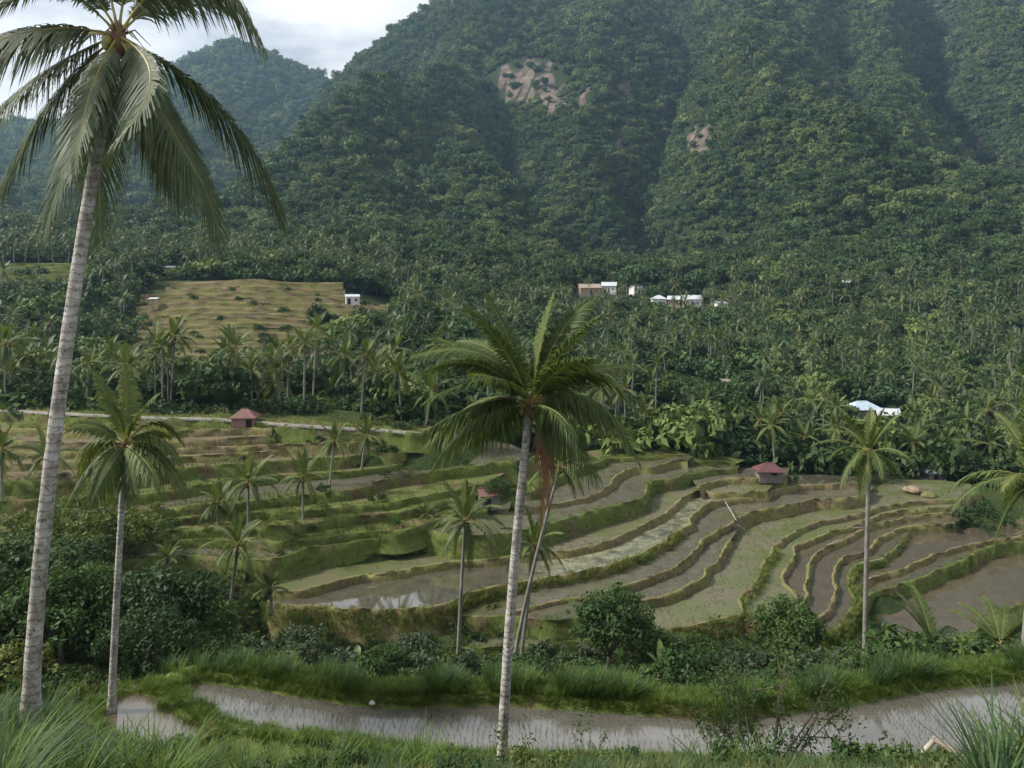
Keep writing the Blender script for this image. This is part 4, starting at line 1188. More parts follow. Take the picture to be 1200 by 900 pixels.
for nm, lb, px, py, d, w, dp, h, rf, rh, wm, rm, rz in HS:
    dd = np.linspace(d * 0.8, d * 1.6, 200)
    rows = HZ - (hz(px + 0 * dd, dd) - CZ) / dd * F
    off_ = 2 if 'farm' in nm else 6
    d = dd[np.argmax(rows < py + off_)] if (rows < py + off_).any() else d
    g = ground_at(px, d)
    z = g[2] + 0.3
    base = np.array([g[0], d, z])
    HOUSE_AT.append((g[0], d, w))
    e = house(nm, lb, base, w, dp, h, rf, rh, wm, rm, rz, 0.35, (0.0, 0.8, min(1.8, h * 0.8), 0.0), ((w * 0.28, 0.6, 0.6, h * 0.4),), cat='house' if 'house' in nm else 'shed')
    dz = z - g[2]
    q = Soup(); q.box((0, 0, -max(dz, 0.3) / 2 - 0.5), (w + 0.7, dp + 0.7, max(dz, 0.3) + 1.0)); obj('plinth', q.mesh('plinth', [M['concrete']]), e)
#@@PLANTS
# ------------------------------------------------------------------ coconut palms one can tell apart
def fibre_and_nuts(e, top, sc, seed, nuts=5):
    sp = Soup()
    sp.tube(np.array([[0, 0, -0.55], [0, 0, -0.2], [0, 0, 0.15], [0.0, 0, 0.45]]) * sc, np.array([0.16, 0.24, 0.20, 0.06]) * sc, 8)
    obj('crown_base', sp.mesh('crown_base', [M['fibre']], True), e, top)
    r = np.random.default_rng(seed)
    if nuts >= 6:
        for i in range(9):
            a, l = i * 2.4, r.uniform(0.5, 1.0) * sc
            k, z = math.cos(a), math.sin(a)
            q = Soup(); q.tube([[0, 0, 0], [k * l * 0.5, z * l * 0.5, l * 0.25], [k * l, z * l, -l * 0.25]], [0.035 * sc, 0.025 * sc, 0.008 * sc], 5)
            obj('flower_stalk', q.mesh('flower_stalk', [M['fibre'] if i % 3 else M['rachis']], True), e, top)
    for i in range(nuts):
        a = r.uniform(0, 6.28)
        q = Soup(); q.ball((0, 0, 0), (0.13 * sc, 0.13 * sc, 0.16 * sc), 0, 9, 7)
        obj('coconut', q.mesh('coconut', [M['nut']], True), e, Vector(top) + Vector((math.cos(a) * 0.33 * sc, math.sin(a) * 0.33 * sc, r.uniform(-0.45, -0.1) * sc)))
def palm_near(label, base, crown, fronds, r0, r1, leaf, wid, pairs, mat, dead=(), seed=1, bend=0.1, nuts=7):
    """a close palm: every frond drawn from its own arch (control and tip given as photo column, row, depth offset)"""
    B, C = W(*base), W(*crown)
    e = tag(empty('coconut_palm', B), label, 'palm tree')
    obj('trunk', trunk_soup(C - B, r0, r1, 14, 60, bend, seed).mesh('trunk', [M['trunk']], True), e)
    fibre_and_nuts(e, tuple(C - B), r0 * 4.6, seed, nuts)
    for i, (cx, cyy, cd, tx, ty, td) in enumerate(fronds):
        P1, P2 = W(cx, cyy, crown[2] + cd) - C, W(tx, ty, crown[2] + td) - C
        dr = 1.05 if ty > crown[1] else 0.6
        me = frond_soup((0, 0, 0), P1, P2, pairs, leaf, dr, wid, 2, seed * 50 + i, r0 * 0.17, twist=0.8).mesh('frond', [M[mat], M['rachis']])
        obj('frond', me, e, tuple(C - B))
    for i, (cx, cyy, cd, tx, ty, td, lf) in enumerate(dead):
        P1, P2 = W(cx, cyy, crown[2] + cd) - C, W(tx, ty, crown[2] + td) - C
        me = frond_soup((0, 0, 0), P1, P2, 46, lf, 1.5, wid * 1.5, 2, seed * 90 + i, r0 * 0.22, fold=-0.2, start=0.32).mesh('dead_frond', [M['dead'], M['dead']])
        obj('dead_frond', me, e, tuple(C - B))['label'] = 'dry brown dead frond hanging down'
    return e
palm_near('tallest leaning coconut palm at the left, its crown cut by the top edge', (36, 842, 15.5), (139, 42, 15.5),
    [(20, 8, -0.3, -95, 105, -0.8), (100, 118, -0.8, 52, 272, -1.3), (66, 92, 0.3, -6, 240, 0.6), (218, 84, -1.4, 134, 168, -2.2), (232, 172, 0.0, 258, 280, -0.2),
     (280, 112, 0.4, 332, 258, 0.8), (225, -110, -0.2, 306, 50, -0.6), (90, -75, 0.0, -25, 30, 0.2), (150, -90, 0.3, 215, -120, 0.6), (110, -110, 0.2, 70, -150, -0.3),
     (196, 110, 0.8, 190, 220, 1.4), (112, 130, 1.0, 118, 282, 1.2), (60, 30, 1.4, -30, 60, 2.2), (200, -30, 1.2, 262, 10, 2.2), (172, 110, 0.6, 222, 236, 0.9), (182, 118, -0.8, 238, 216, -1.4), (96, 100, -1.2, 88, 204, -2.0), (60, 66, 0.8, -30, 156, 1.6), (60, -60, -0.8, -60, 14, -1.5)],
    0.142, 0.112, 1.04, 0.062, 118, 'palm_big', seed=3, bend=0.16, nuts=9)
cb = ground_at(586, 22.0)
cpx, cpy = to_px(cb)
palm_near('coconut palm in the centre with a brown dead frond beside its trunk', (586, float(cpy), 22.0), (621, 476, 22.0),
    [(630, 410, 0.2, 650, 344, 0.6), (606, 404, 0.4, 570, 346, 0.9), (604, 410, -0.5, 548, 362, -1.0), (588, 424, 0.5, 512, 396, 1.0), (652, 408, -0.4, 700, 372, -0.9), (672, 430, 0.4, 734, 430, 0.9), (575, 455, -0.3, 498, 506, -0.7), (672, 455, 0.2, 738, 506, 0.5), (580, 386, 0, 486, 418, -0.4), (586, 420, -0.6, 500, 470, -1.2), (560, 470, -0.8, 508, 548, -1.5), (556, 452, 0.6, 524, 512, 1.2),
     (650, 380, 0.3, 692, 352, 0.8), (664, 402, 0, 706, 452, 0.3), (690, 424, -0.5, 748, 540, -1.0), (655, 470, -1.0, 676, 516, -1.8), (596, 400, 0.8, 536, 400, 1.8),
     (676, 440, 1.0, 716, 488, 2.0), (590, 480, 0.8, 548, 520, 1.6), (652, 420, -1.2, 690, 420, -2.2), (600, 440, -1.3, 556, 440, -2.3), (570, 400, -0.4, 496, 436, -0.9), (572, 440, 0.3, 500, 520, 0.6), (680, 400, -0.3, 736, 470, -0.8), (646, 470, -0.4, 700, 560, -0.8)],
    0.15, 0.115, 0.88, 0.064, 92, 'palm', dead=[(654, 488, -0.3, 632, 612, -0.5, 0.62), (646, 500, 0.1, 642, 598, 0.1, 0.5), (650, 496, -0.1, 650, 560, -0.2, 0.4)], seed=5, bend=0.10, nuts=6)
palm_near('slender coconut palm at the left with spreading crown, right of the tallest one', (131, 832, 29.0), (147, 522, 29.0),
    [(150, 470, 0.2, 146, 428, 0.8), (128, 468, 0.3, 112, 438, 0.9), (112, 490, -0.3, 84, 500, -0.8), (106, 500, 0.4, 92, 556, 0.9), (112, 520, -0.6, 76, 596, -1.2), (124, 532, -1.0, 106, 588, -1.7),
     (180, 470, 0.3, 214, 520, 0.9), (180, 488, -0.4, 212, 544, -0.9), (180, 508, -0.5, 218, 578, -1.0), (168, 528, -1.0, 188, 572, -1.6), (160, 480, -0.8, 186, 462, -1.6), (130, 500, 1.0, 100, 500, 1.9),
     (170, 500, 1.0, 200, 512, 2.0), (152, 540, -0.8, 158, 578, -1.1), (140, 470, -0.8, 120, 470, -1.6), (136, 540, 0.8, 120, 586, 1.2)],
    0.13, 0.10, 0.85, 0.085, 70, 'palm', seed=7, bend=0.06, nuts=6)
def palm_mid(label, base, crown, L, seed, n=17, hi=6, r0=0.15, group=None, nuts=3):
    """a palm farther off: trunk traced, fronds shared between palms but each its own part"""
    r = np.random.default_rng(seed)
    B, C = np.asarray(base, float), np.asarray(crown, float)
    e = tag(empty('coconut_palm', B), label, 'palm tree', group)
    obj('trunk', trunk_soup(C - B, r0, r0 * 0.75, 8, 16, 0.08, seed, 1.3).mesh('trunk', [M['trunk_far']], True), e)
    fibre_and_nuts(e, tuple(C - B), 0.8, seed, nuts)
    a0 = r.uniform(0, 6.28)
    for c, az, s in crown_plan(n, seed, 0, hi):
        o = obj('frond', FROND_ME[c, int(r.integers(2))], e, tuple(C - B))
        k = L / 3.6 * s
        o.scale = (k, k, k)
        o.rotation_euler = (r.uniform(-0.12, 0.12), r.uniform(-0.1, 0.1), az + a0)
    return e
MID = [  # base column, row, distance, crown column, row, frond length, label
    (537, 772, 62, 545, 612, 3.6, 'coconut palm below the terraces, left of the centre palm'),
    (611, 773, 62, 626, 640, 3.0, 'shorter palm close behind the centre palm trunk, above the mud strip'),
    (601, 800, 57, 656, 548, 2.9, 'thin pale trunked palm right behind the centre palm'),
    (1013, 812, 44, 1019, 530, 2.7, 'tall slim coconut palm standing before the right hand terraces'),
    (1198, 800, 34, 1218, 566, 3.9, 'palm at the right edge with only its left fronds in view'),
    (267, 772, 62, 279, 640, 2.9, 'palm rising from the dark bushes at the foot of the left terraces'),
    (290, 646, 74, 291, 566, 3.1, 'upright palm in the left terraces above the bush-foot palm'),
    (355, 634, 77, 355, 560, 2.9, 'palm on a terrace edge right of the upright palm, left of centre'),
    (256, 640, 76, 256, 590, 2.4, 'low palm with yellowing fronds left of the upright terrace palm'),
    (386, 582, 84, 392, 518, 2.4, 'palm with curved foot on the left terraces, left of a similar pair'),
    (423, 563, 88, 430, 512, 2.6, 'palm with curved foot on the left terraces, next right of another'),
    (473, 540, 100, 467, 438, 3.2, 'tall straight palm at the middle edge of the left terraces'),
    (494, 545, 98, 506, 460, 3.3, 'tall palm leaning right at the middle edge of the left terraces'),
    (3, 612, 76, 2, 528, 3.4, 'palm at the extreme left edge with a brown hanging frond'),
    (50, 600, 80, 54, 536, 3.2, 'bushy low palm between the left edge palm and the tall leaning trunk'),
    (198, 690, 62, 196, 655, 1.6, 'young stemless palm on the lowest left terrace'),
    (318, 716, 62, 316, 690, 1.7, 'young palm beside the left end of the bright pond'),
    (497, 612, 80, 500, 604, 1.5, 'fallen looking young palm on the terraces left of the shelter'),
    (540, 545, 100, 553, 485, 2.8, 'palm half hidden behind the left fronds of the centre palm')]
for i, (bx, by, d, cx, cyy, L, lb) in enumerate(MID):
    if i in (2, 3, 0, 1, 5):
        b = ground_at(bx, d)
        b[2] = max(b[2], W(bx, by, d)[2]) if i != 3 else b[2]
    else: b = W(bx, by, d)
    palm_mid(lb, b, W(cx, cyy, d), L, 200 + i, n=19 if d < 50 else 17, r0=0.15 if d < 70 else 0.13, hi=6 if L > 2 else 4)
ROW = [(12, 403), (28, 425), (55, 440), (70, 434), (96, 446), (133, 422), (182, 417), (197, 424), (226, 446), (255, 432), (281, 437), (303, 444), (326, 413), (343, 461), (362, 450), (389, 457), (410, 456), (441, 440), (452, 484), (424, 470), (166, 450), (110, 466), (40, 462), (238, 462), (270, 464), (310, 470)]
for i, (cx, cyy) in enumerate(ROW):
    d = 104 + (i * 37 % 17)
    b = ground_at(cx - (i % 3) * 1.0 + 1, d)
    sd_ = 'left' if cx < 287 else 'right'
    palm_mid('coconut palm behind the terrace wall, %s of the pink walled hut' % sd_, b, W(cx, cyy, d + 0.3), 2.9 + 0.12 * (i % 4), 300 + i, n=15, r0=0.15, group='palms behind the wall, %s of the pink walled hut' % sd_, nuts=0)
EDGE = [(730, 413, 172), (770, 427, 168), (755, 487, 130), (810, 490, 134), (843, 503, 131), (915, 487, 134), (943, 513, 130), (880, 500, 140), (700, 500, 134), (660, 470, 145), (980, 505, 133), (1070, 520, 134), (1110, 515, 140), (1133, 492, 144), (1160, 520, 140), (826, 470, 150), (1190, 500, 138)]
for i, (cx, cyy, d) in enumerate(EDGE):
    d -= 12
    b = ground_at(cx - 2, d)
    palm_mid('coconut palm at the foot of the grove behind the right hand terraces', b, W(cx, cyy, d), 3.0 + 0.15 * (i % 3), 400 + i, n=15, r0=0.15, group='palms at the foot of the right hand grove', nuts=0)
UP = [(165, 297, 258), (221, 293, 262), (140, 350, 205), (4, 284, 268), (16, 286, 270), (29, 283, 268), (46, 285, 272), (62, 284, 268), (80, 286, 270), (96, 284, 272), (120, 290, 268), (336, 318, 268), (320, 326, 262), (350, 322, 270)]
GC = [crown_mesh(500 + i, 15, 3.2, 20, 0.75, 0.15, None).mesh('crown', [M['palm_far'], M['rachis']]) for i in range(6)]
GT = []
for i in range(4):
    lean = np.array([0.5 * math.sin(i * 2.1), 0.5 * math.cos(i * 1.3), 10.0])
    GT.append((trunk_soup(lean, 0.17, 0.12, 6, 8, 0.08, 600 + i, 1.3).mesh('trunk', [M['trunk_far']], True), tuple(lean)))
def palm_far(loc, h, rz, L, k, label, group):
    e = tag(empty('coconut_palm', loc, rz), label, 'palm tree', group)
    e.rotation_euler = (0.09 * math.sin(k * 1.7), 0.09 * math.sin(k * 2.9), rz)
    me, top = GT[k % 4]
    t = obj('trunk', me, e); t.scale = (1, 1, h / 10.0)
    c = obj('crown', GC[k % 6], e, (top[0], top[1], h)); c.scale = (L / 3.2,) * 3
    return e
for i, (cx, cyy, d) in enumerate(UP):
    b = ground_at(cx, d)
    h = max(W(cx, cyy, d)[2] - b[2], 4.0)
    palm_far(tuple(b), h, i * 1.3, 3.0, i, 'coconut palm on the skyline of the upper fields at left', 'palms around the upper fields')

# ------------------------------------------------------------------ broadleaf trees, bushes and plants standing near
TK = {
    'bush_a': TreeKind(11, 3.0, 4.6, 1.2, 120, 44, 0.17, 'tree_dark', 0.14, spread=0.24),
    'bush_b': TreeKind(12, 2.7, 4.2, 1.0, 110, 44, 0.16, 'tree_mid', 0.12, spread=0.25),
    'bush_c': TreeKind(13, 3.2, 4.0, 1.0, 120, 44, 0.17, 'tree_dark', 0.14, spread=0.22, ragged=0.4),
    'round': TreeKind(14, 2.6, 5.0, 1.0, 110, 46, 0.16, 'tree_mid', 0.13, spread=0.24, ragged=0.35),
    'pale': TreeKind(15, 2.6, 3.0, 0.8, 80, 30, 0.17, 'tree_light', 0.10, spread=0.22, ragged=0.5),
    'shrub_a': TreeKind(16, 1.1, 1.6, 0.2, 44, 30, 0.12, 'tree_mid', 0.05, spread=0.32, ragged=0.5),
    'shrub_b': TreeKind(17, 1.2, 1.3, 0.1, 44, 28, 0.12, 'tree_dark', 0.05, spread=0.3, ragged=0.5),
    'shrub_c': TreeKind(18, 1.0, 1.4, 0.1, 36, 26, 0.13, 'tree_light', 0.05, spread=0.3, ragged=0.6),
    'shrub_d': TreeKind(19, 1.0, 1.8, 0.3, 36, 26, 0.12, 'tree_blue', 0.05, spread=0.3, ragged=0.6),
    'wild': TreeKind(20, 1.6, 3.0, 0.8, 50, 26, 0.15, 'tree_blue', 0.07, spread=0.26, ragged=0.6),
    'mid_a': TreeKind(21, 2.9, 5.0, 1.4, 44, 22, 0.42, 'tree_dark', 0.16, spread=0.3, ragged=0.4, core=True),
    'mid_b': TreeKind(22, 3.1, 4.4, 1.6, 44, 22, 0.42, 'tree_mid', 0.16, spread=0.3, ragged=0.4, core=True),
    'mid_c': TreeKind(23, 2.5, 5.8, 1.6, 44, 22, 0.40, 'forest2', 0.16, spread=0.3, ragged=0.5, core=True),
    'mid_d': TreeKind(24, 3.4, 3.8, 1.2, 44, 22, 0.45, 'forest1', 0.16, spread=0.28, ragged=0.5, core=True),
}
NEAR_TREES = [  # kind, column, distance, scale, label
    ('bush_a', 20, 40, 1.1, 'dark bushy tree at the far left edge behind the leaning trunk'),
    ('bush_c', -50, 38, 1.2, 'dark bushy tree running off the left edge'),
    ('bush_b', 75, 37, 0.95, 'dark bushy tree between the two left palm trunks'),
    ('bush_c', 115, 43, 1.1, 'dense dark tree behind the slender left palm trunk'),
    ('bush_a', 178, 39, 1.0, 'dense dark tree right of the slender left palm trunk'),
    ('bush_b', 226, 43, 0.9, 'dark green tree at the right end of the left bush mass'),
    ('bush_c', 165, 34.5, 0.6, 'low dark bush in front of the left bush mass'),
    ('bush_a', 60, 48, 1.15, 'tall dark tree in the back of the left bush mass'),
    ('pale', 92, 68, 1.7, 'pale yellow-green feathery tree behind the left bush mass'),
    ('pale', 140, 70, 1.35, 'smaller pale feathery tree right of a larger one on the left terraces'),
    ('pale', 58, 69, 1.4, 'pale feathery tree nearest the leaning trunk on the left terraces'),
    ('round', 716, 52, 1.0, 'round leafy green tree at the foot of the central terraces'),
    ('bush_b', 752, 55, 0.75, 'dark bushy tree touching the round tree on its right'),
    ('round', 925, 57, 0.95, 'round dark tree in front of the curved brown paddies'),
    ('bush_b', 1128, 52, 0.62, 'bushy tree between the dark feathery palms at right'),
    ('bush_c', 1188, 49, 0.7, 'dark bushy tree at the right edge below the lowest paddy'),
    ('wild', 1062, 54, 0.85, 'wispy grey-green tree right of the tall slim palm'),
    ('bush_b', 815, 56, 0.55, 'dark rounded bush below the green field front bank'),
    ('bush_c', 862, 53, 0.5, 'low dark bush left of the round dark tree'),
    ('wild', 355, 55, 0.95, 'grey-green wispy tree below the bright pond'),
    ('wild', 492, 54, 0.95, 'grey-green wispy tree below the muddy strip'),
    ('bush_b', 450, 50, 0.5, 'rounded dark bush beside the banana plant below the pond'),
    ('bush_b', 582, 82, 0.55, 'dark round tree over the small field shelter'),
    ('mid_a', 398, 262, 1.35, 'dark round tree at the top edge of the upper fields'),
    ('mid_c', 370, 196, 1.0, 'grey-green tree clump above the red landslip on the upper fields'),
    ('mid_a', 378, 199, 0.8, 'dark tree at the right of the clump on the upper fields'),
    ('mid_a', 508, 200, 1.0, 'blue-dark tree right of the upper fields'),
    ('mid_b', 424, 205, 0.7, 'small pale tree below the white lean-to house'),
    ('mid_b', 446, 205, 0.6, 'small tree on the slope right below the white lean-to house')]
for k, px, d, sc, lb in NEAR_TREES:
    b = ground_at(px, d)
    if k == 'bush_b' and px == 582: b = Wz(582, 592, -21.2)
    b[2] -= 0.1
    TK[k].place('broadleaf_tree', tuple(b), px * 0.7, sc, lb)

def broad_leaf(L, wdt, arch, seed, mat, seg=7):
    """one banana leaf: folded blade along an arched midrib"""
    r = np.random.default_rng(seed)
    t = np.linspace(0, 1, seg)
    x = L * t * (1 - 0.25 * arch * t)
    z = L * (0.75 * t - arch * 0.85 * t * t)
    w = wdt * np.interp(t, [0, 0.12, 0.4, 0.8, 1], [0.06, 0.12, 1, 0.75, 0.02]) * r.uniform(0.9, 1.1, seg)
    mid = np.stack([x, 0 * x, z], 1)
    V = np.stack([mid + np.stack([0 * x, -w, w * 0.25], 1), mid, mid + np.stack([0 * x, w, w * 0.25], 1)], 1).reshape(-1, 3)
    i = np.arange(seg - 1)[:, None] * 3
    f = np.concatenate([i + np.array([[0, 1, 4, 3]]), i + np.array([[1, 2, 5, 4]])])
    sp = Soup(); sp.add(V, [f], 0)
    return sp.mesh('leaf', [M[mat]], True)
BL = [broad_leaf(1.6, 0.24, a, 50 + i, 'banana') for i, a in enumerate((0.15, 0.45, 0.75, 1.1))]
DRY = broad_leaf(1.2, 0.14, 1.7, 60, 'dry_leaf')
def banana(px, d, sc, label, seed, n=8):
    r = np.random.default_rng(seed)
    e = tag(empty('banana_plant', tuple(ground_at(px, d) - [0, 0, 0.05]), r.uniform(0, 6.28), sc), label, 'plant')
    sp = Soup(); sp.tube([[0, 0, -0.4], [0, 0, 0.3], [0.03, 0, 1.2]], [0.13, 0.11, 0.06], 7)
    obj('stem', sp.mesh('stem', [M['dry_leaf']], True), e)
    for i in range(n):
        o = obj('leaf', BL[min(3, i * 4 // n)], e, (0.03, 0, 1.1))
        o.rotation_euler = (r.uniform(-0.2, 0.2), -r.uniform(0.1, 0.6) if i < n // 2 else 0.1, i * 2.4)
        k = r.uniform(0.75, 1.1); o.scale = (k, k, k)
    for i in range(2):
        o = obj('dead_leaf', DRY, e, (0.03, 0, 1.0)); o.rotation_euler = (0, 0.2, r.uniform(0, 6.28))
    return e
banana(776, 46, 1.0, 'banana plant with pale upright leaves right of the round leafy tree', 71, 9)
banana(410, 50, 0.9, 'banana plant with dry stem below the bright pond', 72)
banana(420, 56, 0.9, 'small banana plant on the green bank just under the pond', 73, 6)
banana(895, 54, 1.0, 'banana plant left of the round dark tree before the brown paddies', 74, 7)
banana(925, 46, 0.9, 'banana plant with arching leaves under the round dark tree', 75, 8)
banana(1075, 44, 0.8, 'yellowish banana plant right of the tall slim palm foot', 76, 8)
banana(1150, 42, 0.85, 'banana plant among the bushes near the right edge', 77, 8)
banana(1205, 22, 0.8, 'broad leaved plant with a yellow leaf at the right edge', 78, 7)
banana(680, 60, 0.7, 'small banana plant at the left of the round leafy tree', 79, 6)
def fern_palm(px, d, L, label, seed, n=11, z=None, th=1.2):
    """dark feathery palm whose fronds start near the ground"""
    r = np.random.default_rng(seed)
    b = ground_at(px, d)
    e = tag(empty('feather_palm', tuple(b), r.uniform(0, 6.28)), label, 'palm')
    sp = Soup(); sp.tube([[0, 0, -0.3], [0, 0, th * 0.4], [0.05, 0, th + 0.1]], [0.16, 0.15, 0.13], 8)
    obj('trunk', sp.mesh('trunk', [M['fibre']], True), e)
    for i in range(n):
        o = obj('frond', FROND_ME[(1, 2, 3, 2, 4)[i % 5], i % 2], e, (0.05, 0, th))
        k = L / 3.6 * r.uniform(0.85, 1.1); o.scale = (k, k, k)
        o.rotation_euler = (0, 0, i * 2.4)
    return e
fern_palm(1096, 47, 3.6, 'dark feathery palm low in the bushes left of another at right', 81, 13, th=3.0)
fern_palm(1172, 44, 3.3, 'dark feathery palm low in the bushes near the right edge', 82, 13, th=2.8)
fern_palm(1118, 47, 2.0, 'smaller feathery palm between the two dark ones at right', 83, 8)

# bushes filling the gully and dotted on the terraces
def sprinkle(kinds, spots, group, labels, name='shrub'):
    for i, (px, d, sc) in enumerate(spots):
        k = kinds[i % len(kinds)]
        b = ground_at(px, d)
        TK[k].place(name, (b[0], b[1], b[2] - 0.1), i * 1.9, sc, labels[k], 'bush', group + ' (' + k[-1] + ')')
r = np.random.default_rng(99)
sp1 = [(px + r.uniform(-9, 9), r.uniform(44, 60), r.uniform(0.75, 1.25)) for px in np.linspace(285, 700, 44)]
sprinkle(['shrub_a', 'shrub_b', 'shrub_d', 'shrub_a', 'shrub_c'], sp1, 'bushes in the gully below the pond', {
    'shrub_a': 'fresh green bush in the gully left of the round leafy tree', 'shrub_b': 'low dark bush in the gully left of the round leafy tree',
    'shrub_c': 'pale yellow-green bush in the gully left of the round leafy tree', 'shrub_d': 'greyish bush in the gully left of the round leafy tree'})
sp2 = [(px + r.uniform(-8, 8), r.uniform(40, 58), r.uniform(0.9, 1.45)) for px in np.linspace(765, 1000, 34)]
sprinkle(['shrub_b', 'shrub_a', 'shrub_b', 'shrub_d'], sp2, 'bushes in the gully before the green field', {
    'shrub_a': 'fresh green bush between the round leafy tree and the tall slim palm', 'shrub_b': 'dark bush between the round leafy tree and the tall slim palm',
    'shrub_d': 'greyish bush between the round leafy tree and the tall slim palm'})
sp3 = [(px + r.uniform(-8, 8), r.uniform(38, 60), r.uniform(1.1, 2.0)) for px in np.linspace(1035, 1290, 44)]
sprinkle(['shrub_c', 'shrub_a', 'shrub_d', 'shrub_b'], sp3, 'bushes at the right before the lowest paddy', {
    'shrub_a': 'fresh green bush right of the tall slim palm', 'shrub_b': 'dark bush right of the tall slim palm',
    'shrub_c': 'pale yellow-green bush right of the tall slim palm', 'shrub_d': 'greyish bush right of the tall slim palm'})
sp4 = [(r.uniform(-60, 300), r.uniform(33, 58), r.uniform(0.8, 1.3)) for _ in range(30)]
sprinkle(['shrub_b', 'shrub_a', 'shrub_c'], sp4, 'bushes under the left trees', {
    'shrub_a': 'fresh green bush at the foot of the left trees', 'shrub_b': 'low dark bush at the foot of the left trees', 'shrub_c': 'pale bush at the foot of the left trees'})
for i, (px, d, sc) in enumerate([(300, 60, 0.9), (318, 58, 1.0), (336, 61, 0.7), (372, 62, 0.6), (395, 60, 0.8), (430, 61, 0.5), (470, 60, 0.6), (1000, 64, 0.9), (1030, 66, 0.8), (1018, 72, 0.6), (870, 60, 0.7), (800, 61, 0.7), (830, 60, 0.6)]):
    k = ['shrub_a', 'shrub_c', 'shrub_d'][i % 3]
    b = ground_at(px, d)
    TK[k].place('shrub', tuple(b - [0, 0, 0.1]), i * 1.7, sc, {'shrub_a': 'green bush against the foot of the lowest terrace bank', 'shrub_c': 'pale bush against the foot of the lowest terrace bank', 'shrub_d': 'greyish bush against the foot of the lowest terrace bank'}[k], 'bush', 'bushes against the lowest bank (%s)' % k[-1])
for i, (px, py, d, sc) in enumerate([(1124, 608, 101, 1.1), (1136, 602, 104, 1.0), (1150, 600, 105, 1.2), (1146, 612, 100, 0.8), (1116, 618, 98, 0.6), (1165, 606, 103, 1.1), (1160, 622, 97, 0.8), (1178, 612, 101, 1.0)]):
    k = ['shrub_a', 'shrub_b'][i % 2]
    b = W(px, py + 6, d)
    TK[k].place('shrub', tuple(b), i * 1.7, sc, {'shrub_a': 'green bush at the right ends of the curved brown paddies', 'shrub_b': 'dark bush at the right ends of the curved brown paddies'}[k], 'bush', 'bushes at the paddy ends (%s)' % k[-1])
for i, (px, d, sc) in enumerate([(430, 96, 0.8), (452, 97, 0.9), (470, 95, 1.1), (488, 97, 0.8), (505, 99, 1.0), (520, 102, 0.8), (444, 92, 0.5), (535, 106, 0.9), (478, 101, 0.9), (512, 94, 0.5)]):
    k = ['shrub_a', 'shrub_c', 'shrub_b'][i % 3]
    b = ground_at(px, d)
    TK[k].place('shrub', tuple(b), i * 1.7, sc, {'shrub_a': 'green bush in the grassy hollow left of the centre palm', 'shrub_c': 'pale bush in the grassy hollow left of the centre palm', 'shrub_b': 'dark bush in the grassy hollow left of the centre palm'}[k], 'bush', 'bushes in the grassy hollow (%s)' % k[-1])
# small bushes on the terrace fields: each on its own spot
for i in range(46):
    nm = ['K0', 'G0', 'H0', 'I0', 'L1', 'L2', 'L4', 'T3'][i % 8]
    P = TER[nm]['P']; n_ = TER[nm]['N']
    lim = len(P) if nm != 'T3' else len(P) // 2
    j = int(r.integers(lim // 8, lim))
    b = P[j].copy(); b[:2] += n_[j] * r.uniform(0.2, 2.2)
    k = ['shrub_a', 'shrub_c', 'shrub_b'][i % 3]
    TK[k].place('shrub', tuple(b - [0, 0, 0.1]), i * 1.3, r.uniform(0.3, 0.62), {'shrub_a': 'small green bush on the left terraces', 'shrub_b': 'small dark bush on the left terraces', 'shrub_c': 'small pale bush on the left terraces'}[k], 'bush', 'small bushes on the left terraces (%s)' % k[-1])
for i in range(64):
    q = int(r.integers(0, 14)) if i > 30 else int(r.integers(0, 6))
    P = TER['U%d' % q]['P']; n_ = TER['U%d' % q]['N']
    j = int(r.integers(0, len(P)))
    b = P[j].copy(); b[:2] += n_[j] * r.uniform(0.3, 2.5)
    k = ['shrub_b', 'shrub_a'][i % 2]
    TK[k].place('shrub', tuple(b - [0, 0, 0.1]), i * 1.3, r.uniform(0.5, 1.3), {'shrub_a': 'green bush on the upper fields', 'shrub_b': 'dark bush on the upper fields'}[k], 'bush', 'bushes on the upper fields (%s)' % k[-1])
#@@FOREST
# ------------------------------------------------------------------ the grove and the mountain forest
r = np.random.default_rng(123)
def jitter_grid(s, d0, d1, pxa, pxb):
    w = max(abs(pxa - 600), abs(pxb - 600)) / F * d1
    x, y = np.meshgrid(np.arange(-w, w, s), np.arange(d0, d1, s))
    x, y = x.ravel() + r.uniform(-0.48, 0.48, x.size) * s, y.ravel() + r.uniform(-0.48, 0.48, x.size) * s
    px = 600 + x / y * F
    k = (px > pxa) & (px < pxb) & (y > d0) & (y < d1)
    return px[k], y[k]
UPPER = [(142, 446), (146, 345), (196, 328), (300, 330), (400, 340), (470, 354), (474, 382), (420, 402), (340, 446)]
TOPLEFT = [(-130, 326), (-130, 302), (112, 302), (112, 326)]
CLEAR = [[(740, 430), (800, 436), (888, 462), (880, 512), (740, 512)], [(455, 345), (520, 340), (534, 358), (470, 364)], [(600, 500), (640, 496), (640, 540), (600, 540)]]
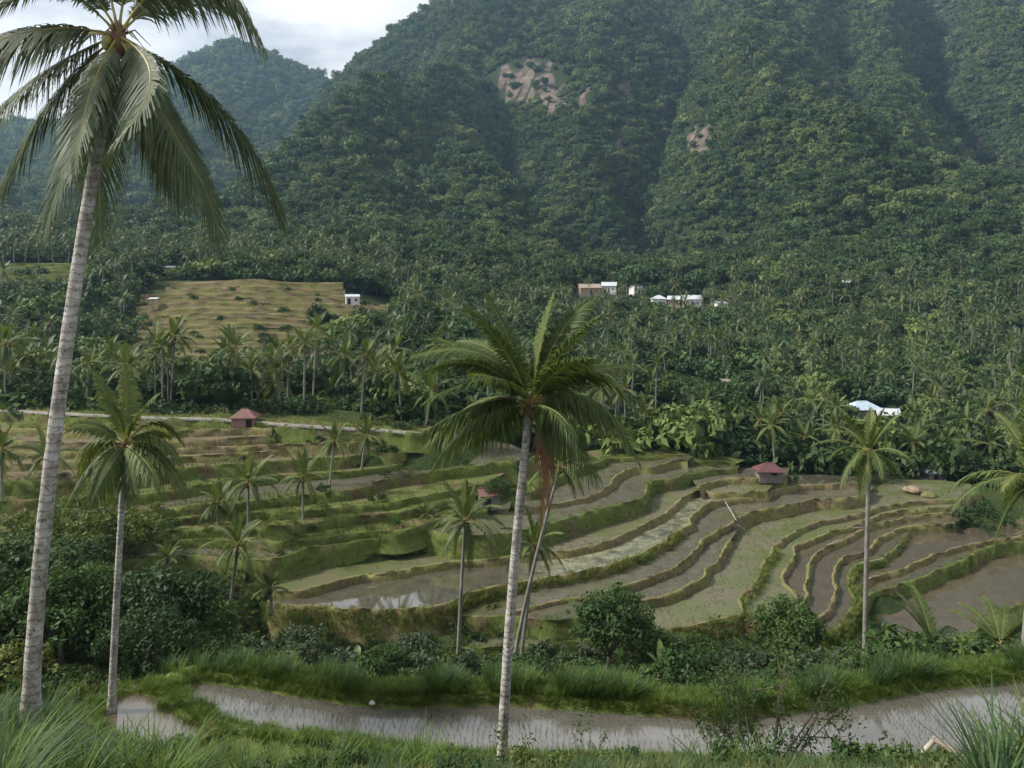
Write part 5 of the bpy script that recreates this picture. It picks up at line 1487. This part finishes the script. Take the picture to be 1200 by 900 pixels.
def zone_ok(px, d, clear_scars=True):
    z = hz(px, d)
    py = HZ - (z - CZ) / d * F
    ok = ~inpoly(px, py, UPPER) & ~(inpoly(px, py, TOPLEFT) & (d > 225) & (d < 275))
    for c in CLEAR: ok &= ~(inpoly(px, py, c) & (d < 330) & (r.random(len(px)) < 0.9))
    for c in SCARS: ok &= ~(inpoly(px, py, c) & (r.random(len(px)) < 0.82))
    x = (px - 600) / F * d
    for hx, hd, w in HOUSE_AT: ok &= ~((np.abs(x - hx) < w * 0.6 + 1.5) & (d < hd + 3.5) & (d > hd - 16))
    # fields: nothing on the terraces themselves
    edge = np.interp(px, [-400, 0, 300, 480, 560, 640, 760, 860, 1000, 1100, 1200, 1600], [101, 99, 97, 101, 109, 113, 113, 114, 116, 119, 120, 120])
    ok &= ~((px > 988) & (px < 1062) & (d < 165) & (py > 494) & (r.random(len(px)) < 0.85))
    ok &= ~((px > 676) & (px < 856) & (py > 342) & (py < 372) & (r.random(len(px)) < 0.6))
    ok &= ~((px > 738) & (px < 876) & (d > 120) & (d < 158) & (r.random(len(px)) < 0.8))
    ok &= ~((px < 118) & (d > 185) & (d < 276) & (py < 352) & (r.random(len(px)) < 0.9))
    ok &= ~((px > 130) & (px < 500) & (d > 118) & (d < 170) & (r.random(len(px)) < 0.55))
    return ok & (d > edge), z, py
px1, d1 = jitter_grid(4.7, 97, 330, -180, 1380)
ok, z1, py1 = zone_ok(px1, d1)
px1, d1, z1, py1 = px1[ok], d1[ok], z1[ok], py1[ok]
fp = np.where(px1 > 480, np.interp(d1, [120, 200, 330], [0.42, 0.5, 0.42]), np.interp(d1, [120, 150, 200, 330], [0.6, 0.5, 0.3, 0.3]))
fp = np.where((px1 > 350) & (px1 < 560) & (d1 > 180), 0.5, fp)
patch = vnoise(px1 / 60.0, np.log(d1) * 9, 51)
isp = r.random(len(px1)) < np.clip(fp + (patch - 0.5) * 0.9, 0.05, 0.95)
px2, d2 = jitter_grid(6.3, 330, 520, -180, 1380)
ok, z2, py2 = zone_ok(px2, d2)
px2, d2, z2, py2 = px2[ok], d2[ok], z2[ok], py2[ok]
isp2 = r.random(len(px2)) < np.interp(d2, [330, 430, 520], [0.45, 0.2, 0.02]) * (px2 > 250)
# palms: height and frond length; trees: size
def order_visible(px, d, z, hgt, rad):
    """how many photo pixels of each plant are left uncovered by the plants in front of it"""
    S = 0.5
    mask = np.zeros((470, 620), bool)
    vis = np.zeros(len(px))
    vis[~seen(px, d, z + hgt)] = -1
    for i in np.argsort(d):
        if vis[i] < 0: continue
        cx, cyv, rr = (px[i]) * S, (HZ - (z[i] + hgt[i] - rad[i] * 0.6 - CZ) / d[i] * F) * S, max(rad[i] / d[i] * F * S * 0.8, 0.6)
        a, b, c, e = int(max(cx - rr, 0)), int(min(cx + rr + 1, 600)), int(max(cyv - rr, 0)), int(min(cyv + rr + 1, 450))
        if b <= a or e <= c: vis[i] = -1; continue
        sub = mask[c:e, a:b]
        vis[i] = (~sub).sum()
        sub[:] = True
    return vis
apx, ad, az_, ap = np.concatenate([px1, px2]), np.concatenate([d1, d2]), np.concatenate([z1, z2]), np.concatenate([isp, isp2])
ah = np.where(ap, r.uniform(4.5, 11.5, len(apx)), r.uniform(4.0, 9.0, len(apx)))
ah = np.where(~ap & (ad > 330), ah * 1.3, ah)
arad = np.where(ap, r.uniform(2.6, 3.7, len(apx)), ah * 0.45)
vis = order_visible(apx, ad, az_, ah, arad)
def region(px, d):
    if px < 480 and d < 170: return 'in the dense belt behind the left terrace wall'
    if px < 200: return 'on the wooded slope left of the upper fields'
    if px < 330: return 'above the upper fields'
    if px < 520: return 'on the slope right of the upper fields'
    if d > 300: return 'on the foothills above the grove'
    if px < 760: return 'on the grove slope behind the centre palm'
    if px < 980: return 'on the grove slope above the maroon roofed hut'
    return 'on the grove slope at the right side'
pick = np.zeros(len(apx), bool)
for flag, cap in ((True, 240), (False, 270)):
    c = np.where((ap == flag) & (vis > 1))[0]
    c = c[np.argsort(-vis[c])][:cap]
    pick[c] = True
KM = ['mid_a', 'mid_b', 'mid_c', 'mid_d']
KWORD = {'mid_a': 'dark green rounded tree', 'mid_b': 'mid green broad tree', 'mid_c': 'pale green upright tree', 'mid_d': 'low spreading green tree'}
arz = r.uniform(0, 6.28, len(apx))
for i in np.where(pick)[0]:
    loc = ((apx[i] - 600) / F * ad[i], ad[i], az_[i] - 0.1)
    rg = region(apx[i], ad[i])
    if ap[i] and ad[i] < 150:
        top = np.array([loc[0] + 0.6 * math.sin(i * 1.7), loc[1] + 0.6 * math.sin(i * 2.9), loc[2] + ah[i]])
        palm_mid('coconut palm ' + rg, loc, top, arad[i], 2000 + int(i), n=15, r0=0.15, group='palms ' + rg, nuts=0)
    elif ap[i]:
        palm_far(loc, ah[i], arz[i], arad[i], int(i), 'coconut palm ' + rg, 'palms ' + rg)
    else:
        k = KM[int(r.integers(4))]
        TK[k].place('broadleaf_tree', loc, arz[i], ah[i] / TK[k].H, KWORD[k] + ' ' + rg, 'tree', KWORD[k] + 's ' + rg)
def palm_proto(i):
    sp = crown_mesh(700 + i, 14, 3.2, 16, 0.78, 0.2, None)
    h = 10.0
    sp.V = [v + [0, 0, h] for v in sp.V]
    t = trunk_soup((0, 0, h), 0.17, 0.12, 5, 5, 0.06, 710 + i, 1.2)
    for f in t.Fs: sp.Fs.append(f + sp.n); sp.Ms.append(2)
    sp.V.append(np.concatenate(t.V)); sp.n += len(sp.V[-1])
    return bpy.data.objects.new('palm_shape', sp.mesh('palm_shape', [M['palm_far'], M['rachis'], M['trunk_far']]))
rest = ~pick
k = rest & ap
scatter('palm_grove', np.stack([(apx - 600) / F * ad, ad, az_ - 0.1], 1)[k], arz[k], np.stack([arad / 3.2, arad / 3.2, ah / 10.0], 1)[k], r.integers(0, 5, k.sum()),
        [palm_proto(i) for i in range(5)], 'mass of coconut palms too crowded to count on the far grove slope', 'palm grove', tilt=r.normal(0, 0.08, (k.sum(), 2)))
k = rest & ~ap
TP = [TK[q].proto('tree_shape') for q in KM]
sc = ah / np.array([5.6])
scatter('woodland', np.stack([(apx - 600) / F * ad, ad, az_ - 0.1], 1)[k], arz[k], (ah / 6.0)[k], r.integers(0, 4, k.sum()), TP, 'mass of broadleaf trees filling the grove and foothills', 'woodland')
# undergrowth beneath the grove
pu, du = jitter_grid(3.2, 96, 300, -180, 1380)
ok, zu, pyu = zone_ok(pu, du)
pu, du, zu = pu[ok], du[ok], zu[ok]
UG = [TreeKind(31 + i, 2.0, 1.7, 0.0, 22, 16, 0.34, m, 0.05, spread=0.4, ragged=0.5).proto('undergrowth_shape') for i, m in enumerate(('tree_dark', 'tree_mid', 'forest1'))]
scatter('undergrowth', np.stack([(pu - 600) / F * du, du, zu - 0.2], 1), r.uniform(0, 6.28, len(pu)), np.where((pu > 130) & (pu < 500) & (du < 180), r.uniform(0.5, 1.4, len(pu)), r.uniform(0.8, 2.8, len(pu))), r.integers(0, 3, len(pu)), UG, 'dark undergrowth covering the ground beneath the palms', 'undergrowth')
# mountain forest
FK = [TreeKind(41, 5.0, 7.5, 2.0, 40, 17, 0.8, 'forest1', 0.25, spread=0.30, ragged=0.35, flat=0.5, core=True), TreeKind(42, 4.6, 9.0, 2.0, 40, 17, 0.75, 'forest1', 0.25, spread=0.32, ragged=0.4, flat=0.5, core=True),
      TreeKind(43, 5.6, 6.5, 2.0, 40, 17, 0.8, 'forest2', 0.25, spread=0.28, ragged=0.4, flat=0.5, core=True), TreeKind(44, 4.2, 7.0, 2.0, 36, 16, 0.75, 'forest2', 0.25, spread=0.34, ragged=0.3, flat=0.5, core=True),
      TreeKind(45, 4.8, 6.0, 1.0, 36, 16, 0.8, 'forest1', 0.25, spread=0.34, ragged=0.3, flat=0.5, core=True)]
FPRO = [t.proto('forest_tree_shape') for t in FK]
fx, fd, fz, fs = [], [], [], []
for s, a, b, q in ((6.3, 500, 820, 0.86), (7.4, 820, 1350, 1.0), (10.5, 1350, 1800, 1.35)):
    p, d = jitter_grid(s, a, b, -170, 1370)
    ok, z, py = zone_ok(p, d)
    ok &= (py > -60) & seen(p, d, z + 14)
    fx.append((p[ok] - 600) / F * d[ok]); fd.append(d[ok]); fz.append(z[ok]); fs.append(q * np.exp(r.normal(-0.22, 0.36, ok.sum())).clip(0.4, 1.7))
for s, a, b, q in ((4.3, 400, 640, 0.5), (5.2, 640, 900, 0.5), (6.4, 900, 1350, 0.62)):
    p, d = jitter_grid(s, a, b, -170, 1370)
    ok, z, py = zone_ok(p, d)
    for c_ in SCARS: ok &= ~inpoly(p, py, c_)
    ok &= (py > -60) & seen(p, d, z + 6)
    fx.append((p[ok] - 600) / F * d[ok]); fd.append(d[ok]); fz.append(z[ok] - 0.8); fs.append(q * r.uniform(0.7, 1.2, ok.sum()))
p, d = jitter_grid(3.9, 380, 1150, -170, 1370)
zz_ = hz(p, d)
slope = np.hypot((hz(p, d + 4) - hz(p, d - 4)) / 8, (hz(p + 4 * F / d, d) - hz(p - 4 * F / d, d)) / 8)
k_ = r.random(len(p)) < np.clip((slope - 0.62) * 1.3, 0, 0.9)
p, d = p[k_], d[k_]
ok, z, py = zone_ok(p, d)
for c_ in SCARS: ok &= ~inpoly(p, py, c_)
ok &= (py > -60) & seen(p, d, z + 6)
fx.append((p[ok] - 600) / F * d[ok]); fd.append(d[ok]); fz.append(z[ok] - 0.8); fs.append(r.uniform(0.45, 0.8, ok.sum()))
fx, fd, fz, fs = map(np.concatenate, (fx, fd, fz, fs))
scatter('forest', np.stack([fx, fd, fz - 0.6], 1), r.uniform(0, 6.28, len(fx)), np.stack([fs, fs, fs * r.uniform(0.8, 1.3, len(fs))], 1), r.integers(0, 5, len(fx)), FPRO, 'dense rainforest covering the mountain slopes', 'forest')
print('COUNTS palms', int((rest & ap).sum()), 'trees', int((rest & ~ap).sum()), 'forest', len(fx), 'undergrowth', len(pu))
#@@GRASS
# ------------------------------------------------------------------ grass, seedlings and weeds
def tuft(name, n, h, w, spread, lean, mat, seed, seg=3, droop=0.6):
    """a tuft of arching blades"""
    q = np.random.default_rng(seed)
    az = q.uniform(0, 6.28, n)
    out = np.stack([np.cos(az), np.sin(az), 0 * az], 1)
    side = np.stack([-np.sin(az), np.cos(az), 0 * az], 1)
    b = out * (q.random(n) ** 0.5 * spread)[:, None]
    l = h * q.uniform(0.5, 1.1, n)
    ln = lean * q.uniform(0.3, 1.3, n)
    rows = []
    for i in range(seg + 1):
        t = i / seg
        c = b + out * (l * (ln * t + droop * ln * t * t))[:, None] + np.array([0, 0, 1.0]) * (l * (t - 0.35 * droop * ln * t * t))[:, None]
        if i < seg:
            ww = side * (w * (1 - 0.55 * t) * 0.5)
            rows += [c - ww, c + ww]
        else: rows.append(c)
    V = np.stack(rows, 1)
    k = V.shape[1]
    base = np.arange(n)[:, None] * k
    fs = [base + np.array([[2 * i, 2 * i + 1, 2 * i + 3, 2 * i + 2]]) for i in range(seg - 1)] + [base + np.array([[k - 3, k - 2, k - 1]])]
    sp = Soup(); sp.add(V.reshape(-1, 3), fs, 0)
    return bpy.data.objects.new(name, sp.mesh(name, [M[mat]]))
def weed(name, seed, mat, R=0.3, H=0.45, leaf=0.06):
    V, q, C = leafy_crown(seed, R, H, 12, 12, leaf, spread=0.4, ragged=0.6)
    return bpy.data.objects.new(name, mesh_np(name, V, [q], [M[mat]], [0]))
G_SHORT = [tuft('grass_tuft', 22, 0.34, 0.022, 0.22, 0.55, m, 800 + i) for i, m in enumerate(('grass', 'grass', 'grass_yellow'))]
G_TAN = [tuft('grass_tuft', 20, 0.28, 0.022, 0.22, 0.6, m, 810 + i) for i, m in enumerate(('grass_yellow', 'grass_yellow', 'grass'))]
G_TALL = [tuft('grass_tuft', 34, 0.8, 0.028, 0.26, 0.5, m, 820 + i, 4) for i, m in enumerate(('grass_blue', 'grass', 'grass_blue'))]
G_FORE = [tuft('grass_tuft', 30, 1.0, 0.034, 0.14, 0.55, m, 830 + i, 7, 0.9) for i, m in enumerate(('grass_blue', 'grass', 'grass_blue', 'grass'))]
r = np.random.default_rng(321)
for kd, pr, nm, lb in ((0, G_SHORT, 'bank_grass', 'green grass on the terrace banks'), (1, G_TAN, 'dry_bank_grass', 'yellowish grass on the paddy bunds')):
    T_ = [t for t in TUFT if t[2] == kd]
    if T_: scatter(nm, np.array([t[0] for t in T_]), r.uniform(0, 6.28, len(T_)), np.array([t[1] for t in T_]) * 1.1, r.integers(0, 3, len(T_)), pr, lb, 'grass')
# far and near bank of the long paddy
def along(line, off0, off1, n, h0, h1, keep=None):
    j = r.integers(0, len(line), n)
    nn = left_normal(line)[j]
    u = r.random(n)
    p = line[j].copy()
    p[:, :2] += nn * (off0 + (off1 - off0) * u)[:, None] + r.normal(0, 0.05, (n, 2))
    p[:, 2] += h0 + (h1 - h0) * u
    return p
pA = along(FE, 0.05, 0.45, 2600, 0.06, 0.34)
pB = along(FE, 0.4, 1.5, 3600, 0.33, 0.2)
bx, by = to_px(pB)
tall = smooth01(0.42, 0.62, vnoise(bx / 40.0, bx * 0, 61)) * np.interp(bx, [200, 420, 480, 760, 820, 1250], [0.15, 0.35, 1.0, 1.0, 0.6, 0.35])
kt = r.random(len(pB)) < tall
pN = along(NE, 0.0, 0.9, 2600, 0.04, 0.18)
pP = np.concatenate([along(PL, 0.05, 0.6, 500, 0.05, 0.1), along(PL3, 0.05, 0.7, 600, 0.05, 0.12)])
S_ = np.concatenate([pA, pB[~kt], pN, pP])
scatter('paddy_bank_grass', S_, r.uniform(0, 6.28, len(S_)), r.uniform(0.45, 0.95, len(S_)), r.integers(0, 2, len(S_)), G_SHORT[:2], 'short fresh grass on the banks of the long paddy', 'grass')
scatter('tall_bank_grass', pB[kt], r.uniform(0, 6.28, kt.sum()), r.uniform(0.55, 1.0, kt.sum()), r.integers(0, 3, kt.sum()), G_TALL, 'tall bluish grass on the far bank of the long paddy', 'grass')
# ground cover over the gully and the slopes under the trees
def ground_scatter(n, pxa, pxb, da, db, keep=None):
    p = r.uniform(pxa, pxb, n)
    d = np.sqrt(r.uniform(da ** 2, db ** 2, n))
    z = hz(p, d)
    P_ = np.stack([(p - 600) / F * d, d, z], 1)
    return P_ if keep is None else P_[keep(p, d, HZ - (z - CZ) / d * F)]
WD = [weed('weed_shape', 840 + i, m) for i, m in enumerate(('tree_mid', 'tree_light', 'tree_dark', 'tree_mid'))]
gc = np.concatenate([ground_scatter(9000, 190, 1300, 33.5, 68), ground_scatter(4000, -120, 330, 31, 76)])
ft = r.random(len(gc)) < 0.55
scatter('gully_grass', gc[ft], r.uniform(0, 6.28, ft.sum()), r.uniform(0.8, 1.7, ft.sum()), r.integers(0, 3, ft.sum()), G_SHORT, 'rough grass covering the gully slopes', 'grass')
scatter('gully_weeds', gc[~ft], r.uniform(0, 6.28, (~ft).sum()), r.uniform(0.7, 1.9, (~ft).sum()), r.integers(0, 4, (~ft).sum()), WD, 'leafy weeds covering the gully slopes', 'weeds')
# sprouting and weedy terrace floors at the left
tf = []
for nm in ('K0', 'G0', 'H0', 'I0', 'L1', 'L2', 'L6', 'T3', 'T5'):
    t = TER[nm]; P, n_ = t['P'], t['N']
    m = 900 if nm != 'T3' else 500
    lim = len(P) if nm != 'T3' else int(len(P) * 0.45)
    j = r.integers(0, lim, m)
    p = P[j].copy(); p[:, :2] += n_[j] * r.uniform(0.3, 3.2, m)[:, None]
    tf.append(p[vnoise(p[:, 0] / 4, p[:, 1] / 3, 91) > 0.42])
hol = ground_scatter(2500, 330, 640, 84, 122)
tf += [hol, ground_scatter(1500, 1100, 1300, 84, 124)]
for nm in ('L7', 'L4'):
    t = TER[nm]; P, n_ = t['P'], t['N']
    j = r.integers(0, len(P), 1500)
    p = P[j].copy(); p[:, :2] += n_[j] * r.uniform(0.2, 5.0, 1500)[:, None]
    tf.append(p)
tf = np.concatenate(tf)
scatter('terrace_weeds', tf, r.uniform(0, 6.28, len(tf)), r.uniform(0.4, 1.0, len(tf)), r.integers(0, 3, len(tf)), G_SHORT, 'weedy grass on the left terraces', 'grass')
# rice seedlings in rows
SD = [tuft('rice_seedling', 5, 0.17, 0.012, 0.02, 0.35, 'rice', 850 + i, 2) for i in range(3)]
poly = [tuple(p[:2]) for p in np.concatenate([FE[::3], NE[::3]])]
X, Y = np.meshgrid(np.arange(-13, 24, 0.2), np.arange(24.5, 33, 0.22))
X, Y = X.ravel(), Y.ravel()
X2, Y2 = X * 0.99 + Y * 0.05 + r.normal(0, 0.025, X.size), Y + 0.06 * X * 0 + r.normal(0, 0.025, X.size)
k = inpoly(X2, Y2, poly) & (vnoise(X2 / 2.5, Y2 / 2.0, 71) > 0.22) & (r.random(X.size) < 0.93)
sd = np.stack([X2[k], Y2[k], np.full(k.sum(), CZ + ZP * ZS - 0.01)], 1)
scatter('rice_seedlings', sd, r.uniform(0, 6.28, len(sd)), r.uniform(0.6, 1.1, len(sd)), r.integers(0, 3, len(sd)), SD, 'young rice seedlings planted in rows in the long paddy', 'rice')
fr = []
for nm, cnt in (('C', 5200), ('T2', 3600), ('E', 1600), ('T4', 900), ('B', 700), ('A', 900), ('T3', 1500)):
    R_ = np.array(TER[nm]['ring']); poly = [tuple(p[:2]) for p in R_[::2]]
    lo_, hi_ = R_.min(0), R_.max(0)
    q_ = np.stack([r.uniform(lo_[0], hi_[0], cnt * 3), r.uniform(lo_[1], hi_[1], cnt * 3)], 1)
    q_ = q_[inpoly(q_[:, 0], q_[:, 1], poly) & (vnoise(q_[:, 0] / 3.0, q_[:, 1] / 3.0, 83) > 0.35)][:cnt]
    zz = R_[np.argmin((R_[None, ::6, 0] - q_[:, None, 0]) ** 2 + (R_[None, ::6, 1] - q_[:, None, 1]) ** 2, axis=1) * 6 % len(R_), 2]
    fr.append(np.stack([q_[:, 0], q_[:, 1], zz - 0.01], 1))
fr = np.concatenate(fr)
scatter('young_rice', fr, r.uniform(0, 6.28, len(fr)), r.uniform(0.8, 1.8, len(fr)), r.integers(0, 3, len(fr)), SD, 'thin young rice sprouting in the terrace paddies', 'rice')
# foreground bank: long grass, mown straw between
def fore(n, pxa, pxb, da, db, s0, s1):
    p = r.uniform(pxa, pxb, n); d = r.uniform(da, db, n)
    return np.stack([(p - 600) / F * d, d, hz(p, d) - 0.03], 1), r.uniform(s0, s1, n)
parts = [fore(70, -60, 230, 9.5, 13.0, 0.42, 0.72), fore(22, 230, 330, 10.5, 13.0, 0.3, 0.5), fore(22, 340, 510, 10.5, 12.8, 0.32, 0.62), fore(8, 540, 800, 11, 12.5, 0.15, 0.3), fore(14, 800, 900, 10.5, 12.6, 0.3, 0.62), fore(10, 910, 1100, 11, 12.6, 0.15, 0.28),
         fore(40, 1150, 1320, 8.0, 11.0, 0.55, 0.95), fore(30, -80, 90, 13.5, 17, 0.45, 0.7), fore(6, -30, 10, 8.5, 10, 0.8, 1.1)]
G_TURF = [tuft('grass_tuft', 22, 0.34, 0.02, 0.22, 0.6, m, 860 + i) for i, m in enumerate(('grass_blue', 'grass_blue', 'grass_yellow'))]
fgp, fgs = np.concatenate([a for a, b in parts]), np.concatenate([b for a, b in parts])
scatter('long_grass', fgp, r.uniform(0, 6.28, len(fgp)), fgs, r.integers(0, 4, len(fgp)), G_FORE, 'long arching grass blades on the foreground bank', 'grass')
fg2 = ground_scatter(2600, -100, 1320, 8.5, 13.5)
scatter('foreground_turf', fg2, r.uniform(0, 6.28, len(fg2)), r.uniform(0.2, 0.5, len(fg2)), r.integers(0, 3, len(fg2)), G_TURF, 'short turf on the foreground bank', 'grass')
fg3 = np.concatenate([ground_scatter(420, 480, 1250, 20, 25), ground_scatter(70, -60, 1300, 9.5, 13)])
scatter('foreground_weeds', fg3, r.uniform(0, 6.28, len(fg3)), r.uniform(0.4, 0.8, len(fg3)), r.integers(0, 4, len(fg3)), WD, 'leafy weeds on the foreground slope', 'weeds')

# ------------------------------------------------------------------ small foreground things
def sapling(px, d, py_top, R, label, seed, n_br, leaves, mat, leaf, sparse=True, base_py=None):
    """thin branching tree: forked stems with sparse leaves"""
    q = np.random.default_rng(seed)
    b = ground_at(px, d)
    H = W(px, py_top, d)[2] - b[2]
    e = tag(empty('sapling', tuple(b), 0), label, 'tree')
    sp, L_ = Soup(), []
    for i in range(n_br):
        a = i * 2.4 + q.uniform(-0.4, 0.4)
        o = np.array([math.cos(a), math.sin(a) * 0.7, 0])
        t1 = np.array([0, 0, H * q.uniform(0.12, 0.35)])
        t2 = t1 + o * R * q.uniform(0.25, 0.5) + np.array([0, 0, H * q.uniform(0.2, 0.32)])
        t3 = t2 + o * R * q.uniform(0.2, 0.55) + np.array([0, 0, H * q.uniform(0.15, 0.38)])
        sp.tube([[0, 0, -0.2], t1 * 0.6, t1, t2, t3], np.array([0.026, 0.022, 0.018, 0.011, 0.004]) * H / 3.2, 5)
        for k_ in range(4):
            u = q.uniform(0.2, 1.0)
            s0 = t2 + (t3 - t2) * u if k_ % 2 else t1 + (t2 - t1) * u
            dv = nrm(o * q.uniform(0.2, 1) + q.normal(0, 0.5, 3) + np.array([0, 0, 0.5])) * R * q.uniform(0.2, 0.45)
            sp.tube([s0, s0 + dv * 0.5 + [0, 0, -0.02], s0 + dv], np.array([0.01, 0.007, 0.003]) * H / 2.6, 4)
            for m in range(leaves):
                L_.append(s0 + dv * q.uniform(0.25, 1.05) + q.normal(0, 0.07 * R, 3))
        for m in range(leaves): L_.append(t3 + q.normal(0, 0.11 * R, 3))
    obj('trunk', sp.mesh('trunk', [M['twig']], True), e)
    L_ = np.array(L_)
    nn = nrm(q.normal(size=L_.shape) + [0, 0, 0.9]); tv = nrm(np.cross(nn, q.normal(size=L_.shape)) + [0, 0, -0.2]); bv = np.cross(nn, tv)
    sz = leaf * q.uniform(0.6, 1.2, (len(L_), 1))
    V = np.stack([L_ - tv * sz, L_ + bv * sz * 0.42, L_ + tv * sz, L_ - bv * sz * 0.42], 1).reshape(-1, 3)
    obj('crown', mesh_np('crown', V, [np.arange(len(V)).reshape(-1, 4)], [M[mat]], [0]), e)
    return e
sapling(905, 17.0, 742, 1.9, 'sparse thin branched little tree in front of the long paddy at right', 61, 13, 34, 'tree_mid', 0.06)
sapling(845, 18.0, 800, 0.9, 'small wispy sapling left of the sparse little tree', 62, 6, 20, 'tree_mid', 0.055)
sapling(975, 16.0, 838, 0.7, 'low leafy sapling right of the sparse little tree', 63, 5, 7, 'tree_mid', 0.05)
sapling(690, 25.0, 820, 0.65, 'small upright sapling at the near edge of the long paddy', 64, 7, 14, 'tree_mid', 0.06)
sapling(615, 19.5, 850, 0.9, 'leafy weed clump at the right of the centre palm foot', 65, 8, 14, 'tree_light', 0.055)
# bent pipe and pale stone
def pxpipe(pts, rad, mats, name, label, cat):
    P = np.array([W(*p) for p in pts])
    e = tag(empty(name, tuple(P[0])), label, cat)
    q = Soup(); q.tube(P[:3] - P[0], rad, 10); obj('outlet', q.mesh('outlet', [M[mats[1]]], True), e)
    q = Soup(); q.tube(crspline(P[2:], 0.05) - P[0], rad * 1.15, 10); obj('pipe', q.mesh('pipe', [M[mats[0]]], True), e)
    q = Soup(); q.ball(P[2] - P[0], rad * 1.3, 0, 10, 8); obj('elbow', q.mesh('elbow', [M[mats[0]]], True), e)
    return e
pxpipe([(1077, 899, 12.2), (1083, 880, 12.2), (1096, 866, 12.2), (1112, 877, 12.0), (1136, 893, 11.6)], 0.04, ('wood', 'pipe'), 'irrigation_pipe', 'bent grey and tan pipe sticking out of the foreground bank', 'pipe')
def rock(pt, s, label, seed, mat='concrete', squash=0.6, name='rock'):
    q = np.random.default_rng(seed)
    sp = Soup(); sp.ball((0, 0, 0), (s, s * 0.9, s * squash), 0, 12, 9)
    V = np.concatenate(sp.V)
    V *= (1 + 0.5 * fbm(V[:, 0] / s * 1.7 + seed, V[:, 1] / s * 1.7 + V[:, 2] / s, 3, seed))[:, None]
    sp.V = [V]
    return tag(obj(name, sp.mesh(name, [M[mat]], True), None, tuple(pt)), label, 'rock' if name == 'rock' else 'mound')
rock(Wz(436, 824, ZP + 0.2), 0.12, 'pale stone at the waterline of the long paddy', 5)
M['earth'] = flat_mat('bare_earth', (0.15, 0.115, 0.075), (0.27, 0.21, 0.14), 1.5, 0.9, 0.4, 0.05)
rock(Wz(1070, 571, -24.9) + [0, 0, -0.35], 1.25, 'tan heap of bare earth on the field by the grey roofed shed', 6, 'earth', 0.4, 'earth_mound')
rock(Wz(1088, 578, -25.2) + [0, 0, -0.3], 1.1, 'grassy lower earth heap in front of the bare one', 7, 'bank_tan', 0.35, 'earth_mound')
rock(W(208, 357, 224) + [0, 0, 0.1], 3.0, 'pale grey gravel heap on the upper fields', 8, 'concrete', 0.22, 'gravel_mound')
# bamboo spout poles on the bunds
def pole(a, b, rad, label):
    P = np.array([a, b]); q = Soup(); q.tube(np.linspace(P[0], P[1], 4) - P[0], rad, 6)
    return tag(obj('bamboo_pole', q.mesh('bamboo_pole', [M['concrete']], True), None, tuple(P[0])), label, 'pole')
pole(Wz(850, 588, -23.7), Wz(863, 611, -24.3) + [0, 0, 0.1], 0.05, 'pale bamboo water spout across the bund in the middle of the right terraces')
pole(Wz(866, 616, -24.4), Wz(874, 622, -25.4), 0.05, 'second pale spout just below the bamboo one')
pole(Wz(870, 744, -27.1), Wz(897, 741, -27.2) + [0, 0, 0.1], 0.09, 'pale pole lying beside the small mud pool under the round dark tree')
for a, b, z, lb in (((986, 621), (1014, 618), -26.2, 'white plastic strip along the top of the second curved bund'), ((970, 639), (984, 633), -26.2, 'short white plastic strip on the curved bund'), ((1010, 660), (1036, 655), -27.0, 'white plastic strip on the lower curved bund')):
    pole(Wz(*a, z) + [0, 0, 0.05], Wz(*b, z) + [0, 0, 0.05], 0.05, lb)

# ------------------------------------------------------------------ haze
hz_m, nt, out = new_mat('haze')
pv = nd(nt, 'ShaderNodeVolumePrincipled')
pv.inputs['Color'].default_value = (0.45, 0.72, 1.0, 1)
pv.inputs['Density'].default_value = 0.00011
pv.inputs['Anisotropy'].default_value = 0.25
nt.links.new(pv.outputs['Volume'], out.inputs['Volume'])
lo = np.array([GX.min() - 5, -8.0, GZ.min() - 3]); hi = np.array([GX.max() + 5, GD.max() + 5, max(GZ.max() + 25, CZ + 5)])
sp = Soup(); sp.box((lo + hi) / 2, hi - lo)
tag(obj('haze', sp.mesh('haze', [hz_m])), 'thin bluish haze filling the valley', 'haze', kind='stuff')

# ------------------------------------------------------------------ each of a row of look-alikes is told by its place in the row
ORD = ('leftmost', 'second from left', 'third from left', 'fourth from left', 'fifth from left', 'sixth from left', 'seventh from left', 'eighth from left', 'ninth from left', 'tenth from left',
       'eleventh from left', 'twelfth from left', 'thirteenth from left', 'fourteenth from left', 'fifteenth from left', 'sixteenth from left', 'seventeenth from left', 'eighteenth from left', 'nineteenth from left', 'twentieth from left')
rows = {}
for o in SC.objects:
    if o.parent is None and 'group' in o and 'label' in o: rows.setdefault(o['label'], []).append(o)
for lb in list(rows):
    os_ = rows[lb]
    if len(os_) <= 20: continue
    os_.sort(key=lambda o: o.location.y)         # too many for one row: nearer, middle and farther ranks
    k = 3 if len(os_) <= 60 else 4
    for i in range(k):
        part = os_[i * len(os_) // k:(i + 1) * len(os_) // k]
        w = (('low', 'midway up', 'high') if k == 3 else ('low', 'midway up', 'high', 'highest'))[i]
        if ' on the ' in lb: nl = lb.replace(' on the ', ' %s on the ' % w, 1)
        elif ' in the ' in lb: nl = lb.replace(' in the ', ' in the %s of the ' % ('front', 'middle', 'back', 'far back')[i], 1)
        else: nl = lb + ', ' + ('near', 'middle', 'far', 'farthest')[i] + ' rank'
        rows[nl] = part
        for o in part: o['label'] = nl
    del rows[lb]
for lb, os_ in rows.items():
    if 2 <= len(os_) <= 20:
        os_.sort(key=lambda o: o.location.x / max(o.location.y, 1))
        for i, o in enumerate(os_):
            o['label'] = (lb + ', ' + (ORD[i] if i < len(os_) - 1 else 'rightmost')).replace(', leftmost', ', the leftmost')
            if len(o['label'].split()) > 16: o['label'] = o['label'].replace(' from left', '')
